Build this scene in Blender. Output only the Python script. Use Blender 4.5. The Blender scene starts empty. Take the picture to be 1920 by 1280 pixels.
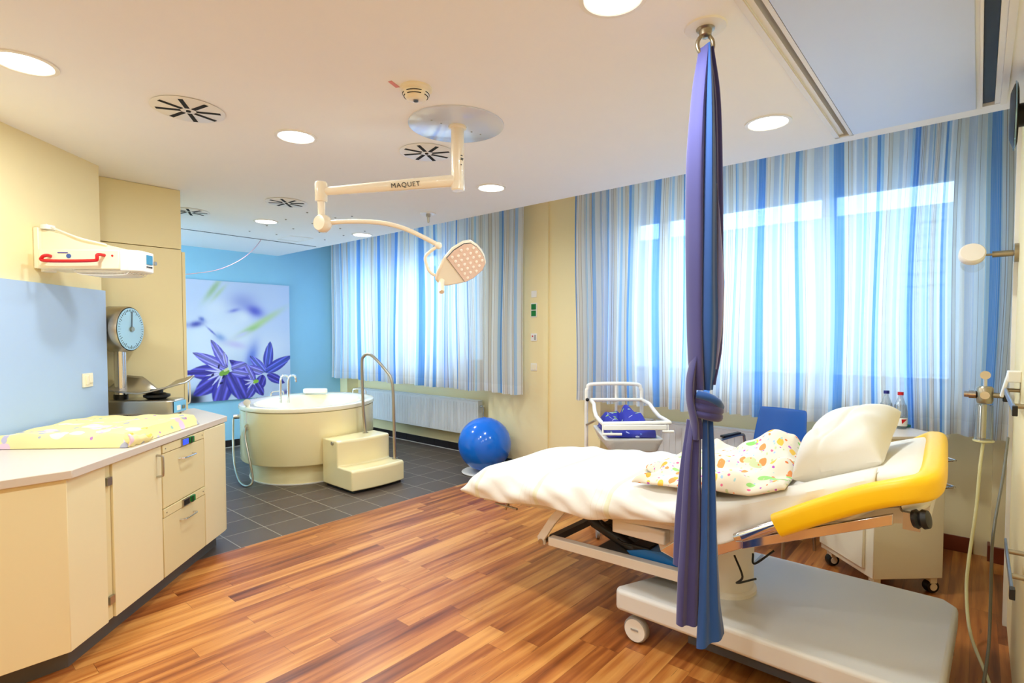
import bpy, bmesh, math, random
import numpy as np
from mathutils import Vector, Matrix
PI = math.pi
R2 = 2 ** .5
S = bpy.context.scene
COL = S.collection
random.seed(7)

# ---------------------------------------------------------------- camera
cam = bpy.data.cameras.new('camera')
cam.lens = 19.0125
cam.sensor_width = 36
cam.shift_y = 22 / 1920
cam.clip_start = .02
camo = bpy.data.objects.new('camera', cam)
COL.objects.link(camo)
camo.location = (0, 0, 1.55)
camo.rotation_euler = (math.radians(90 - 1.92), 0, math.radians(40.8 - 90))
S.camera = camo
# ---------------------------------------------------------------- world and exposure
S.view_settings.view_transform = 'Standard'
S.view_settings.look = 'None'
S.view_settings.gamma = 1
S.view_settings.use_curve_mapping = False
S.view_settings.exposure = 0.1
W = bpy.data.worlds.new('sky')
S.world = W
W.use_nodes = True
WB = W.node_tree.nodes['Background']
WB.inputs[0].default_value = (.60, .83, 1, 1)
WB.inputs[1].default_value = 9.5
S.cycles.use_denoising = True
S.cycles.max_bounces = 10
S.cycles.diffuse_bounces = 6
S.cycles.transparent_max_bounces = 16
S.cycles.sample_clamp_indirect = 6
S.cycles.caustics_reflective = False
S.cycles.caustics_refractive = False
LAMP_W = 16.5          # watts of each ceiling downlight
LAMP_COL = (.90, .98, 1)

# ---------------------------------------------------------------- materials
def lin(c):
    return tuple((x / 12.92 if x <= .04045 else ((x + .055) / 1.055) ** 2.4) for x in [v / 255 for v in c])
MATS = {}
class NT:
    def __init__(s, name):
        s.m = bpy.data.materials.new(name); s.m.use_nodes = True
        s.t = s.m.node_tree; s.p = s.t.nodes['Principled BSDF']; s.out = s.t.nodes['Material Output']
    def n(s, kind, **k):
        nd = s.t.nodes.new(kind)
        for a, v in k.items(): setattr(nd, a, v)
        return nd
    def l(s, a, b): s.t.links.new(a, b)
    def set(s, nd, i, v):
        if isinstance(v, bpy.types.NodeSocket): s.l(v, nd.inputs[i])
        else: nd.inputs[i].default_value = v
    def math(s, op, a, b=0.0, c=0.0):
        nd = s.n('ShaderNodeMath', operation=op)
        s.set(nd, 0, a); s.set(nd, 1, b); s.set(nd, 2, c)
        return nd.outputs[0]
    def mix(s, f, a, b, mode='MIX'):
        nd = s.n('ShaderNodeMix', data_type='RGBA', blend_type=mode)
        s.set(nd, 0, f); s.set(nd, 6, a); s.set(nd, 7, b)
        return nd.outputs[2]
    def ramp(s, f, stops, interp='LINEAR'):
        nd = s.n('ShaderNodeValToRGB'); r = nd.color_ramp; r.interpolation = interp
        while len(r.elements) > 1: r.elements.remove(r.elements[-1])
        r.elements[0].position = stops[0][0]; r.elements[0].color = (*lin(stops[0][1]), 1)
        for p, c in stops[1:]:
            e = r.elements.new(p); e.color = (*lin(c), 1)
        s.set(nd, 0, f)
        return nd.outputs[0]
    def xyz(s, kind='Object'):
        tc = s.n('ShaderNodeTexCoord'); sp = s.n('ShaderNodeSeparateXYZ')
        s.l(tc.outputs[kind], sp.inputs[0]); return tc.outputs[kind], sp.outputs
    def noise(s, vec, scale, detail=3, out=0):
        nd = s.n('ShaderNodeTexNoise'); s.set(nd, 'Scale', scale); s.set(nd, 'Detail', detail)
        if vec is not None: s.l(vec, nd.inputs['Vector'])
        return nd.outputs[out]
    def bump(s, h, strength=.2, dist=.01):
        nd = s.n('ShaderNodeBump'); s.set(nd, 'Height', h); s.set(nd, 'Strength', strength); s.set(nd, 'Distance', dist)
        s.l(nd.outputs[0], s.p.inputs['Normal'])

def mat(name, c, rough=.5, metal=0, emit=0, alpha=1, trans=0, vary=.03, bump=0, bscale=40, coat=0, spec=None):
    if name in MATS: return MATS[name]
    t = NT(name)
    c4 = (*lin(c), 1)
    t.p.inputs['Roughness'].default_value = rough
    t.p.inputs['Metallic'].default_value = metal
    t.p.inputs['Alpha'].default_value = alpha
    t.p.inputs['Transmission Weight'].default_value = trans
    t.p.inputs['Coat Weight'].default_value = coat
    if spec is not None: t.p.inputs['Specular IOR Level'].default_value = spec
    v, _ = t.xyz()
    if vary and not emit:
        f = t.noise(v, 6, 3)
        dark = tuple(x * (1 - vary * 2) for x in c4[:3]) + (1,)
        col = t.mix(f, dark, c4)
        t.l(col, t.p.inputs['Base Color'])
    else: t.p.inputs['Base Color'].default_value = c4
    if bump: t.bump(t.noise(v, bscale, 4), bump)
    if emit:
        t.p.inputs['Emission Color'].default_value = c4
        t.p.inputs['Emission Strength'].default_value = emit
    MATS[name] = t.m
    return t.m

ceil_m = mat('ceiling_paint', (246, 247, 249), .8, vary=.01)
wall_m = mat('cream_wall_paint', (244, 228, 178), .75, vary=.015, bump=.03, bscale=150)
bluewall_m = mat('blue_wall_paint', (150, 206, 234), .7, vary=.02)
panel_m = mat('pale_blue_panel', (174, 198, 228), .35, vary=.01)
counter_m = mat('cream_laminate', (240, 228, 184), .4, vary=.01)
cupboard_m = mat('tan_laminate', (232, 218, 168), .45, vary=.01)
top_m = mat('worktop_laminate', (218, 206, 192), .35, vary=.01)
white_m = mat('white_plastic', (240, 238, 232), .35, vary=.01)
cream_m = mat('cream_plastic', (246, 236, 208), .35, vary=.01)
offwhite_m = mat('offwhite_metal', (232, 226, 216), .35, vary=.01)
tub_m = mat('cream_acrylic', (254, 240, 190), .18, vary=.01, coat=.5)
tubin_m = mat('ivory_acrylic', (252, 244, 218), .15, vary=.01, coat=.5)
chrome_m = mat('chrome', (225, 225, 228), .12, 1, vary=.01)
steel_m = mat('brushed_steel', (190, 184, 172), .32, 1, vary=.05)
nickel_m = mat('satin_nickel', (176, 164, 140), .35, 1, vary=.03)
black_m = mat('black_plastic', (14, 14, 15), .45, vary=.05)
slot_m = mat('black_slot', (4, 4, 5), .8, vary=0)
dkgrey_m = mat('dark_plinth', (92, 92, 92), .55, vary=.05)
red_m = mat('red_plastic', (205, 20, 30), .3, vary=.02)
yellow_m = mat('yellow_vinyl', (255, 204, 10), .42, vary=.02, bump=.05, bscale=300)
blueshell_m = mat('blue_plastic_shell', (0, 84, 172), .4, vary=.03)
ball_m = mat('blue_rubber', (0, 116, 240), .16, vary=.02, coat=.3)
glass_m = mat('clear_plastic', (245, 248, 248), .05, trans=1, vary=0)
green_m = mat('green_switch', (0, 120, 50), .4, vary=.02)
sheet_m = mat('white_sheet', (232, 227, 217), .8, vary=.01, bump=.15, bscale=9)
pillow_m = mat('white_pillowcase', (234, 231, 224), .8, vary=.01, bump=.2, bscale=12)
cardb_m = mat('dark_frame_metal', (70, 74, 80), .5, .3, vary=.05)
bluecloth_m = mat('blue_film', (30, 120, 200), .3, vary=.1)
screen_m = mat('blue_display', (40, 70, 255), .3, emit=1.2)
lcd_m = mat('grey_blue_display', (60, 140, 180), .3, vary=.02)
hose_m = mat('clear_hose', (222, 214, 160), .25, vary=.02)
greyhose_m = mat('grey_hose', (120, 118, 104), .4, vary=.02)
pink_m = mat('salmon_lens', (236, 206, 190), .2, vary=.02, coat=.5)
navy_cap_m = mat('navy_cap', (16, 22, 120), .4, vary=.02)
teal_m = mat('teal_cloth', (60, 140, 140), .7, vary=.05)
trim_m = mat('white_trim', (238, 236, 232), .5, vary=.01)
rail_m = mat('grey_rail', (168, 168, 166), .4, .2, vary=.02)
lamp_m = mat('lamp_glow', (255, 250, 240), .5, emit=9)
star_m = mat('star_lens', (150, 150, 150), .3, vary=.02)
basegrey_m = mat('grey_white_shell', (222, 222, 220), .4, vary=.01)
radiator_m = mat('radiator_white', (222, 224, 226), .4, vary=.01)
facade_m = mat('facade_render', (168, 184, 198), .8, vary=.05)
brownbase_m = mat('brown_skirting', (120, 48, 22), .45, vary=.12)
tilebase_m = mat('dark_tile_skirting', (38, 31, 30), .35, vary=.1)
purpleink_m = mat('violet_ink', (70, 60, 150), .5, vary=.02)
ink_m = mat('grey_ink', (50, 52, 56), .6, vary=0)

def wood_floor():
    t = NT('plank_floor'); v, o = t.xyz()
    PW, PL = .108, 1.05
    row = t.math('FLOOR', t.math('DIVIDE', o[1], PW))
    wn = t.n('ShaderNodeTexWhiteNoise', noise_dimensions='1D'); t.l(row, wn.inputs['W'])
    xs = t.math('ADD', t.math('DIVIDE', o[0], PL), t.math('MULTIPLY', wn.outputs[0], 7.3))
    col = t.math('FLOOR', xs)
    cb = t.n('ShaderNodeCombineXYZ'); t.l(row, cb.inputs[0]); t.l(col, cb.inputs[1])
    w2 = t.n('ShaderNodeTexWhiteNoise', noise_dimensions='2D'); t.l(cb.outputs[0], w2.inputs['Vector'])
    cid = w2.outputs[0]
    gv = t.n('ShaderNodeCombineXYZ')
    t.l(t.math('MULTIPLY', o[0], 1.3), gv.inputs[0])
    t.l(t.math('MULTIPLY', o[1], 20), gv.inputs[1]); t.l(t.math('MULTIPLY', cid, 31), gv.inputs[2])
    g = t.noise(gv.outputs[0], 1.0, 5)
    base = t.ramp(t.math('ADD', t.math('MULTIPLY', cid, .23), t.math('MULTIPLY', g, .77)),
                  [(.26, (104, 50, 20)), (.42, (158, 88, 40)), (.54, (190, 118, 56)), (.70, (218, 154, 82))])
    gv2 = t.n('ShaderNodeCombineXYZ')
    t.l(t.math('MULTIPLY', o[0], 5), gv2.inputs[0]); t.l(t.math('MULTIPLY', o[1], 60), gv2.inputs[1]); t.l(cid, gv2.inputs[2])
    g2 = t.noise(gv2.outputs[0], 1, 3)
    kn = t.math('LESS_THAN', g2, .30)
    base = t.mix(t.math('MULTIPLY', kn, .45), base, (*lin((84, 40, 20)), 1))
    fy = t.math('FRACT', t.math('DIVIDE', o[1], PW)); fx = t.math('FRACT', xs)
    gap = t.math('MAXIMUM', t.math('LESS_THAN', fy, .014), t.math('LESS_THAN', fx, .002))
    base = t.mix(t.math('MULTIPLY', gap, .6), base, (*lin((70, 34, 18)), 1))
    t.l(base, t.p.inputs['Base Color'])
    t.p.inputs['Roughness'].default_value = .33
    t.p.inputs['Specular IOR Level'].default_value = .4
    return t.m
def tile_floor(name='tile_floor', ox=1.657, oy=4.04, c1=(98, 84, 74), c2=(78, 68, 62), grout=(158, 148, 132)):
    t = NT(name); v, o = t.xyz()
    TW = .309
    ux = t.math('DIVIDE', t.math('SUBTRACT', o[0], ox), TW); uy = t.math('DIVIDE', t.math('SUBTRACT', o[1], oy), TW)
    fx = t.math('FRACT', ux); fy = t.math('FRACT', uy)
    def line(f): return t.math('GREATER_THAN', t.math('ABSOLUTE', t.math('SUBTRACT', f, .5)), .489)
    gr = t.math('MAXIMUM', line(fx), line(fy))
    cb = t.n('ShaderNodeCombineXYZ'); t.l(t.math('FLOOR', ux), cb.inputs[0]); t.l(t.math('FLOOR', uy), cb.inputs[1])
    wn = t.n('ShaderNodeTexWhiteNoise', noise_dimensions='2D'); t.l(cb.outputs[0], wn.inputs['Vector'])
    f = t.math('ADD', t.math('MULTIPLY', wn.outputs[0], .5), t.math('MULTIPLY', t.noise(v, 5, 4), .5))
    c = t.mix(f, (*lin(c2), 1), (*lin(c1), 1))
    c = t.mix(gr, c, (*lin(grout), 1))
    t.l(c, t.p.inputs['Base Color']); t.p.inputs['Roughness'].default_value = .42
    return t.m

def curtain_mat():
    t = NT('striped_voile')
    uv = t.n('ShaderNodeUVMap'); sp = t.n('ShaderNodeSeparateXYZ'); t.l(uv.outputs[0], sp.inputs[0])
    P = .74
    f = t.math('FRACT', t.math('DIVIDE', sp.outputs[0], P))
    Bl, Lb, Wh, Be, Br, Pb = (104, 168, 244), (182, 220, 252), (244, 248, 253), (240, 234, 226), (184, 168, 158), (210, 226, 250)
    st = [(0, Bl), (.055, Bl), (.10, Lb), (.108, Wh), (.14, Br), (.146, Wh), (.165, Br), (.171, Be), (.20, Br), (.205, Wh), (.25, Pb), (.31, Wh),
          (.33, Lb), (.36, Wh), (.40, Br), (.404, Be), (.425, Br), (.429, Be), (.45, Br), (.455, Wh), (.52, Bl), (.56, Lb), (.60, Wh), (.66, Br),
          (.666, Be), (.70, Br), (.704, Wh), (.78, Pb), (.86, Wh), (.90, Br), (.905, Wh), (.96, Lb)]
    c = t.ramp(f, st, 'CONSTANT')
    thin = t.math('LESS_THAN', t.math('FRACT', t.math('MULTIPLY', sp.outputs[0], 90)), .3)
    c = t.mix(t.math('MULTIPLY', thin, .18), c, (1, 1, 1, 1))
    hem = t.math('LESS_THAN', sp.outputs[1], .10)
    dif = t.n('ShaderNodeBsdfDiffuse'); t.l(c, dif.inputs[0])
    trl = t.n('ShaderNodeBsdfTranslucent'); t.l(c, trl.inputs[0])
    trp = t.n('ShaderNodeBsdfTransparent'); t.l(t.mix(.55, c, (1, 1, 1, 1)), trp.inputs[0])
    m1 = t.n('ShaderNodeMixShader'); m1.inputs[0].default_value = .48
    t.l(dif.outputs[0], m1.inputs[1]); t.l(trl.outputs[0], m1.inputs[2])
    m2 = t.n('ShaderNodeMixShader')
    t.l(t.math('SUBTRACT', .10, t.math('MULTIPLY', hem, .06)), m2.inputs[0])
    t.l(m1.outputs[0], m2.inputs[1]); t.l(trp.outputs[0], m2.inputs[2])
    t.l(m2.outputs[0], t.out.inputs[0])
    return t.m

def scarf_mat(name, ca, cb):
    t = NT(name); v, o = t.xyz()
    f = t.noise(v, 4, 2)
    w = t.math('LESS_THAN', t.math('FRACT', t.math('MULTIPLY', o[2], 700)), .5)
    c = t.mix(f, (*lin(ca), 1), (*lin(cb), 1))
    c = t.mix(t.math('MULTIPLY', w, .12), c, (*lin(tuple(min(255, x + 30) for x in ca)), 1))
    t.l(c, t.p.inputs['Base Color']); t.p.inputs['Roughness'].default_value = .85
    t.p.inputs['Sheen Weight'].default_value = .4
    return t.m

def print_mat(name, base, layers, coord='Object', rough=.8, bump=.15):
    # scattered coloured motifs: each layer = (scale, threshold, palette)
    t = NT(name); v, o = t.xyz(coord)
    c = (*lin(base), 1)
    for k, (sc, th, pal, keep, sx) in enumerate(layers):
        mp = t.n('ShaderNodeMapping'); t.l(v, mp.inputs[0])
        mp.inputs['Location'].default_value = (k * 3.1, k * 1.7, k * .9)
        mp.inputs['Rotation'].default_value = (0.2 * k, 0, k * .8)
        mp.inputs['Scale'].default_value = (1, sx, 1)
        nz = t.noise(mp.outputs[0], sc * .9, 2, 1)
        vm = t.n('ShaderNodeVectorMath', operation='MULTIPLY_ADD')
        t.l(nz, vm.inputs[0]); vm.inputs[1].default_value = (.5 / sc,) * 3; t.l(mp.outputs[0], vm.inputs[2])
        vo = t.n('ShaderNodeTexVoronoi'); vo.inputs['Scale'].default_value = sc; t.l(vm.outputs[0], vo.inputs['Vector'])
        m = t.math('LESS_THAN', vo.outputs['Distance'], th)
        hs = t.n('ShaderNodeSeparateColor'); t.l(vo.outputs['Color'], hs.inputs[0])
        m = t.math('MULTIPLY', m, t.math('LESS_THAN', hs.outputs[1], keep))
        n = len(pal)
        pc = t.ramp(hs.outputs[0], [(i / n, p) for i, p in enumerate(pal)], 'CONSTANT')
        c = t.mix(m, c, pc)
    t.l(c, t.p.inputs['Base Color']); t.p.inputs['Roughness'].default_value = rough
    t.bump(t.noise(v, 8, 3), bump, .02)
    return t.m
quilt_m = print_mat('animal_print_cotton', (238, 228, 208), [
    (11, .30, [(246, 176, 60), (250, 200, 80), (240, 150, 80)], .75, 1.6),
    (12, .27, [(140, 216, 104), (160, 220, 124), (200, 208, 160)], .8, .6),
    (30, .22, [(236, 110, 150), (240, 130, 60), (190, 90, 190)], .75, 1),
    (20, .20, [(176, 214, 214), (200, 210, 160), (170, 200, 230)], .8, 2)])
pad_m = print_mat('teddy_print_cotton', (244, 228, 160), [
    (9, .38, [(240, 204, 214), (226, 200, 224), (250, 242, 214)], .8, 1),
    (11, .28, [(178, 178, 192), (200, 190, 210), (250, 200, 90)], .6, 1.3),
    (16, .18, [(244, 150, 60), (190, 130, 190), (160, 200, 190)], .4, 1)])
fish_m = print_mat('fish_print_cotton', (44, 52, 168), [
    (13, .24, [(190, 214, 190), (150, 190, 80), (200, 206, 240)], .75, 2.4),
    (19, .18, [(90, 130, 220), (170, 200, 190)], .6, .5)])
duvet_m = NT('white_duvet_cotton')
_v, _o = duvet_m.xyz()
_a = duvet_m.math('LESS_THAN', duvet_m.math('FRACT', duvet_m.math('MULTIPLY', _o[1], 2.2)), .06)
_b = duvet_m.math('LESS_THAN', duvet_m.math('FRACT', duvet_m.math('MULTIPLY', _o[1], 30)), .08)
_c = duvet_m.mix(duvet_m.math('MULTIPLY', _a, .35), (*lin((236, 233, 226)), 1), (*lin((216, 216, 140)), 1))
_c = duvet_m.mix(duvet_m.math('MULTIPLY', duvet_m.math('MULTIPLY', _b, duvet_m.math('LESS_THAN', duvet_m.math('FRACT', duvet_m.math('MULTIPLY', _o[1], 2.2)), .3)), .3), _c, (*lin((200, 190, 160)), 1))
duvet_m.l(_c, duvet_m.p.inputs['Base Color']); duvet_m.p.inputs['Roughness'].default_value = .8
duvet_m.bump(duvet_m.noise(_v, 7, 4), .25, .02)
duvet_m = duvet_m.m
floor_m = wood_floor()
tile_m = tile_floor()
voile_m = curtain_mat()
scarfA_m = scarf_mat('violet_scarf_cloth', (76, 74, 138), (60, 58, 120))
scarfD_m = scarf_mat('shaded_violet_scarf_cloth', (64, 62, 128), (50, 48, 108))  # same violet cloth, colour darkened for less window light on knot and tails
scarfB_m = scarf_mat('blue_scarf_cloth', (24, 84, 160), (16, 64, 136))
scarfC_m = scarf_mat('grey_lilac_scarf_cloth', (150, 148, 190), (130, 130, 176))

# ---------------------------------------------------------------- geometry helpers
def frame(d):
    d = Vector(d).normalized()
    a = Vector((0, 0, 1)) if abs(d.z) < .95 else Vector((1, 0, 0))
    x = a.cross(d).normalized(); return x, d.cross(x).normalized(), d
class M:
    def __init__(s): s.v = []; s.f = []; s.mi = []; s.uv = None; s.cur = 0
    def add(s, vs, fs):
        b = len(s.v); s.v += [tuple(v) for v in vs]; s.f += [tuple(b + i for i in f) for f in fs]; s.mi += [s.cur] * len(fs); return s
    def box(s, a, b, rot=None, c=None):
        (x0, y0, z0), (x1, y1, z1) = a, b
        vs = [Vector(p) for p in ((x0, y0, z0), (x1, y0, z0), (x1, y1, z0), (x0, y1, z0), (x0, y0, z1), (x1, y0, z1), (x1, y1, z1), (x0, y1, z1))]
        if rot is not None:
            c = Vector(c) if c is not None else sum(vs, Vector()) / 8
            vs = [c + rot @ (v - c) for v in vs]
        return s.add(vs, [(0, 3, 2, 1), (4, 5, 6, 7), (0, 1, 5, 4), (1, 2, 6, 5), (2, 3, 7, 6), (3, 0, 4, 7)])
    def prism(s, poly, z0, z1, mtx=None):
        n = len(poly)
        vs = [Vector((x, y, z0)) for x, y in poly] + [Vector((x, y, z1)) for x, y in poly]
        if mtx is not None: vs = [mtx @ v for v in vs]
        return s.add(vs, [tuple(range(n))[::-1], tuple(range(n, 2 * n))] + [(i, (i + 1) % n, n + (i + 1) % n, n + i) for i in range(n)])
    def cyl(s, p0, p1, r0, r1=None, n=24):
        return s.tube([p0, p1], [r0, r0 if r1 is None else r1], n)
    def tube(s, pts, r, n=12, closed=False):
        pts = [Vector(p) for p in pts]; k = len(pts)
        if not isinstance(r, (list, tuple)): r = [r] * k
        vs = []; px = None
        for i, p in enumerate(pts):
            if closed: d = pts[(i + 1) % k] - pts[i - 1]
            else: d = (pts[min(i + 1, k - 1)] - pts[max(i - 1, 0)])
            if d.length < 1e-9: d = Vector((0, 0, 1))
            d.normalize()
            if px is None: x, y, _ = frame(d)
            else:
                x = (px - d * px.dot(d)); x = x.normalized() if x.length > 1e-6 else frame(d)[0]; y = d.cross(x)
            px = x
            for j in range(n):
                a = 2 * PI * j / n; vs.append(p + (x * math.cos(a) + y * math.sin(a)) * r[i])
        fs = [(i * n + j, i * n + (j + 1) % n, (i + 1) * n + (j + 1) % n, (i + 1) * n + j) for i in range(k - 1) for j in range(n)]
        if closed: fs += [((k - 1) * n + j, (k - 1) * n + (j + 1) % n, (j + 1) % n, j) for j in range(n)]
        else: fs += [tuple(range(n))[::-1], tuple(range((k - 1) * n, k * n))]
        return s.add(vs, fs)
    def lathe(s, prof, c=(0, 0, 0), d=(0, 0, 1), n=32, sx=1, sy=1):
        x, y, z = frame(d) if tuple(d) != (0, 0, 1) else (Vector((1, 0, 0)), Vector((0, 1, 0)), Vector((0, 0, 1)))
        c = Vector(c); vs = []; k = len(prof)
        for r, h in prof:
            for j in range(n):
                a = 2 * PI * j / n; vs.append(c + x * math.cos(a) * r * sx + y * math.sin(a) * r * sy + z * h)
        fs = [(i * n + j, i * n + (j + 1) % n, (i + 1) * n + (j + 1) % n, (i + 1) * n + j) for i in range(k - 1) for j in range(n)]
        return s.add(vs, fs)
    def grid(s, fn, nu, nv, uvfn=None):
        vs = [fn(i / nu, j / nv) for i in range(nu + 1) for j in range(nv + 1)]
        fs = [(i * (nv + 1) + j, (i + 1) * (nv + 1) + j, (i + 1) * (nv + 1) + j + 1, i * (nv + 1) + j + 1) for i in range(nu) for j in range(nv)]
        if uvfn: s.uv = [uvfn(i / nu, j / nv) for i in range(nu + 1) for j in range(nv + 1)]
        return s.add(vs, fs)
    def ball(s, c, r, n=24, sc=(1, 1, 1)):
        k = n // 2
        prof = [(math.sin(PI * i / k) * r, -math.cos(PI * i / k) * r) for i in range(k + 1)]
        b = len(s.v); s.lathe(prof, (0, 0, 0), n=n)
        for i in range(b, len(s.v)):
            v = s.v[i]; s.v[i] = (c[0] + v[0] * sc[0], c[1] + v[1] * sc[1], c[2] + v[2] * sc[2])
        return s
    def obj(s, name, m, parent=None, smooth=False, bevel=0, solid=0, sub=0, seg=2):
        me = bpy.data.meshes.new(name)
        me.from_pydata([tuple(v) for v in s.v], [], s.f)
        ms = m if isinstance(m, (list, tuple)) else [m]
        for x in ms: me.materials.append(x)
        if len(ms) > 1: me.polygons.foreach_set('material_index', s.mi)
        if s.uv:
            ul = me.uv_layers.new(name='UVMap')
            for lp in me.loops: ul.data[lp.index].uv = s.uv[lp.vertex_index]
        bm = bmesh.new(); bm.from_mesh(me)
        bmesh.ops.remove_doubles(bm, verts=bm.verts, dist=1e-6)
        bmesh.ops.recalc_face_normals(bm, faces=bm.faces)
        bm.to_mesh(me); bm.free()
        if smooth:
            me.polygons.foreach_set('use_smooth', [True] * len(me.polygons))
        o = bpy.data.objects.new(name, me); COL.objects.link(o)
        if parent is not None: o.parent = parent
        if solid:
            md = o.modifiers.new('solid', 'SOLIDIFY'); md.thickness = solid; md.offset = 0
        if bevel:
            md = o.modifiers.new('bevel', 'BEVEL'); md.width = bevel; md.segments = seg; md.limit_method = 'ANGLE'; md.angle_limit = .6
            me.polygons.foreach_set('use_smooth', [True] * len(me.polygons))
        if sub:
            md = o.modifiers.new('sub', 'SUBSURF'); md.levels = sub; md.render_levels = sub
        if smooth or bevel:
            try: me.set_sharp_from_angle(angle=.7)
            except Exception: pass
        return o
def tag(o, label, cat, group=None, kind=None):
    o['label'] = label; o['category'] = cat
    if group: o['group'] = group
    if kind: o['kind'] = kind
    return o
def thing(name, label, cat, loc=(0, 0, 0), rz=0, group=None):
    o = bpy.data.objects.new(name, None); COL.objects.link(o)
    o.empty_display_size = .1
    o.location = loc; o.rotation_euler = (0, 0, rz)
    return tag(o, label, cat, group)
def struct(o):
    o['kind'] = 'structure'; return o
def copy_tree(o, parent=None):
    c = o.copy(); COL.objects.link(c)
    if parent is not None: c.parent = parent
    for ch in list(o.children): copy_tree(ch, c)
    return c
def smoothpath(pts, n=8):
    P = [Vector(p) for p in pts]; P = [P[0] * 2 - P[1]] + P + [P[-1] * 2 - P[-2]]; out = []
    for i in range(1, len(P) - 2):
        a, b, c, d = P[i - 1:i + 3]
        for k in range(n):
            t = k / n
            out.append(.5 * ((2 * b) + (c - a) * t + (2 * a - 5 * b + 4 * c - d) * t * t + (3 * b - a - 3 * c + d) * t ** 3))
    out.append(P[-2]); return out
def rot(axis, deg): return Matrix.Rotation(math.radians(deg), 3, axis)
def rounded(w, h, r, n=5):
    out = []
    for cx, cy, a0 in ((w / 2 - r, h / 2 - r, 0), (-w / 2 + r, h / 2 - r, 90), (-w / 2 + r, -h / 2 + r, 180), (w / 2 - r, -h / 2 + r, 270)):
        for k in range(n + 1):
            a = math.radians(a0 + 90 * k / n); out.append((cx + math.cos(a) * r, cy + math.sin(a) * r))
    return out
def lerpt(tab, x):
    tab = sorted(tab)
    if x <= tab[0][0]: return tab[0][1]
    for (a, b), (c, d) in zip(tab, tab[1:]):
        if x <= c:
            t = (x - a) / (c - a); t = t * t * (3 - 2 * t) * .5 + t * .5
            return b + (d - b) * t
    return tab[-1][1]

CZ = 2.71
# ================================================================ SETTING
struct(M().add([(-2.6, -1, 0), (5.2, -1, 0), (5.2, 4.04, 0), (-2.6, 4.04, 0), (-2.6, -1, -.1), (5.2, -1, -.1), (5.2, 4.04, -.1), (-2.6, 4.04, -.1)],
               [(0, 1, 2, 3), (4, 7, 6, 5), (0, 4, 5, 1), (1, 5, 6, 2), (2, 6, 7, 3), (3, 7, 4, 0)]).obj('floor', floor_m))
o = struct(M().box((-2.6, 4.04, -.1), (5.2, 8, 0)).obj('floor', tile_m)); o.name = 'floor.001'
# ceiling with two open slots for the folding screens
c = M()
c.box((-2.6, .642, CZ), (3.68, 8, CZ + .34)).box((-2.6, .012, CZ), (3.68, .592, CZ + .34)).box((-2.6, -1, CZ), (3.68, -.055, CZ + .34))
c.box((3.68, -1, CZ), (3.80, 8, CZ + .34)).box((-2.6, .592, CZ + .09), (3.68, .642, CZ + .34)).box((-2.6, -.055, CZ + .09), (3.68, .012, CZ + .34))
struct(c.obj('ceiling', ceil_m))
o = struct(M().box((3.8, -1, 3.04), (5.3, 8, 3.1)).obj('ceiling', ceil_m)); o.name = 'ceiling.001'
struct(M().box((-1.9, .035, CZ - .012), (3.66, .572, CZ - .0005)).obj('trim_1', mat('bluish_white_lacquer', (206, 216, 240), .3, vary=.01), bevel=.003))
a = M().box((-1.9, .575, CZ - .008), (3.68, .592, CZ - .0005)).box((-1.9, .642, CZ - .008), (3.68, .665, CZ - .0005)).box((3.67, .575, CZ - .008), (3.69, .665, CZ - .0005))
a.box((-1.9, .62, CZ + .005), (3.67, .6415, CZ + .05))
tag(a.obj('ceiling_track', offwhite_m), 'long white ceiling track with open slot left of the lowered panel', 'ceiling track')
a = M().box((-1.9, .012, CZ - .008), (3.68, .022, CZ - .0005)).box((-1.9, -.08, CZ - .008), (3.68, -.055, CZ - .0005)).box((-1.9, -.0545, CZ + .0), (3.67, -.034, CZ + .05))
a = tag(a.obj('ceiling_track', trim_m), 'white ceiling track with slot filled black as shade close to right-hand wall', 'ceiling track')
M().box((-1.9, -.033, CZ + .01), (3.66, .0115, CZ + .03)).obj('slot', black_m, a)  # black filler box, stands in for the shade inside the track slot
# window wall
w = M()
w.box((5.0, -1.0, 0), (5.3, 8, 1.17)).box((5.0, -1.0, 2.72), (5.3, 8, 3.04))
w.box((5.0, -1.0, 1.17), (5.3, .10, 2.72)).box((5.0, 2.76, 1.17), (5.3, 4.80, 2.72)).box((5.0, 7.48, 1.17), (5.3, 8, 2.72))
struct(w.obj('wall_window', wall_m))
w = M().box((4.80, 2.94, 0), (5.0, 3.62, 3.04)).box((4.775, 3.60, 0), (5.0, 4.50, 3.04)).box((4.80, 7.62, 0), (5.0, 7.82, 3.04)).box((4.9, -1, 0), (5.0, -.09, 3.04))
o = struct(w.obj('wall_window', wall_m)); o.name = 'wall_window.001'
struct(M().box((-2.6, 7.82, 0), (5.3, 8, 3.1)).obj('wall_back', bluewall_m))
# left wall on the diagonal, its return and the rest of the shell
def D(t, s): return ((t + s) / R2, (t - s) / R2)
p = [D(3.917, -2.556), D(.0, -2.556), D(.0, -2.70), D(3.917, -2.70)]
wl = struct(M().box((.0, 2.556, 0), (3.95, 2.70, CZ)).obj('wall_left', wall_m)); wl.rotation_euler = (0, 0, PI / 4)
o = struct(M().box((.80, 4.62, 0), (.957, 4.90, CZ)).obj('wall_left', wall_m)); o.name = 'wall_left.001'
struct(M().box((-2.6, 1.6, 0), (-1.75, 1.8, CZ)).box((-2.75, -1, 0), (-2.6, 1.8, CZ)).obj('wall_rear', wall_m))
struct(M().box((-2.6, -1.0, 0), (3.9, -.145, CZ + .33)).box((3.9, -1.1, 0), (5.2, -1.0, 3.04)).obj('wall_right', wall_m))
struct(M().box((3.86, -.15, 0), (3.905, -.128, CZ)).obj('trim_2', trim_m))
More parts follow.
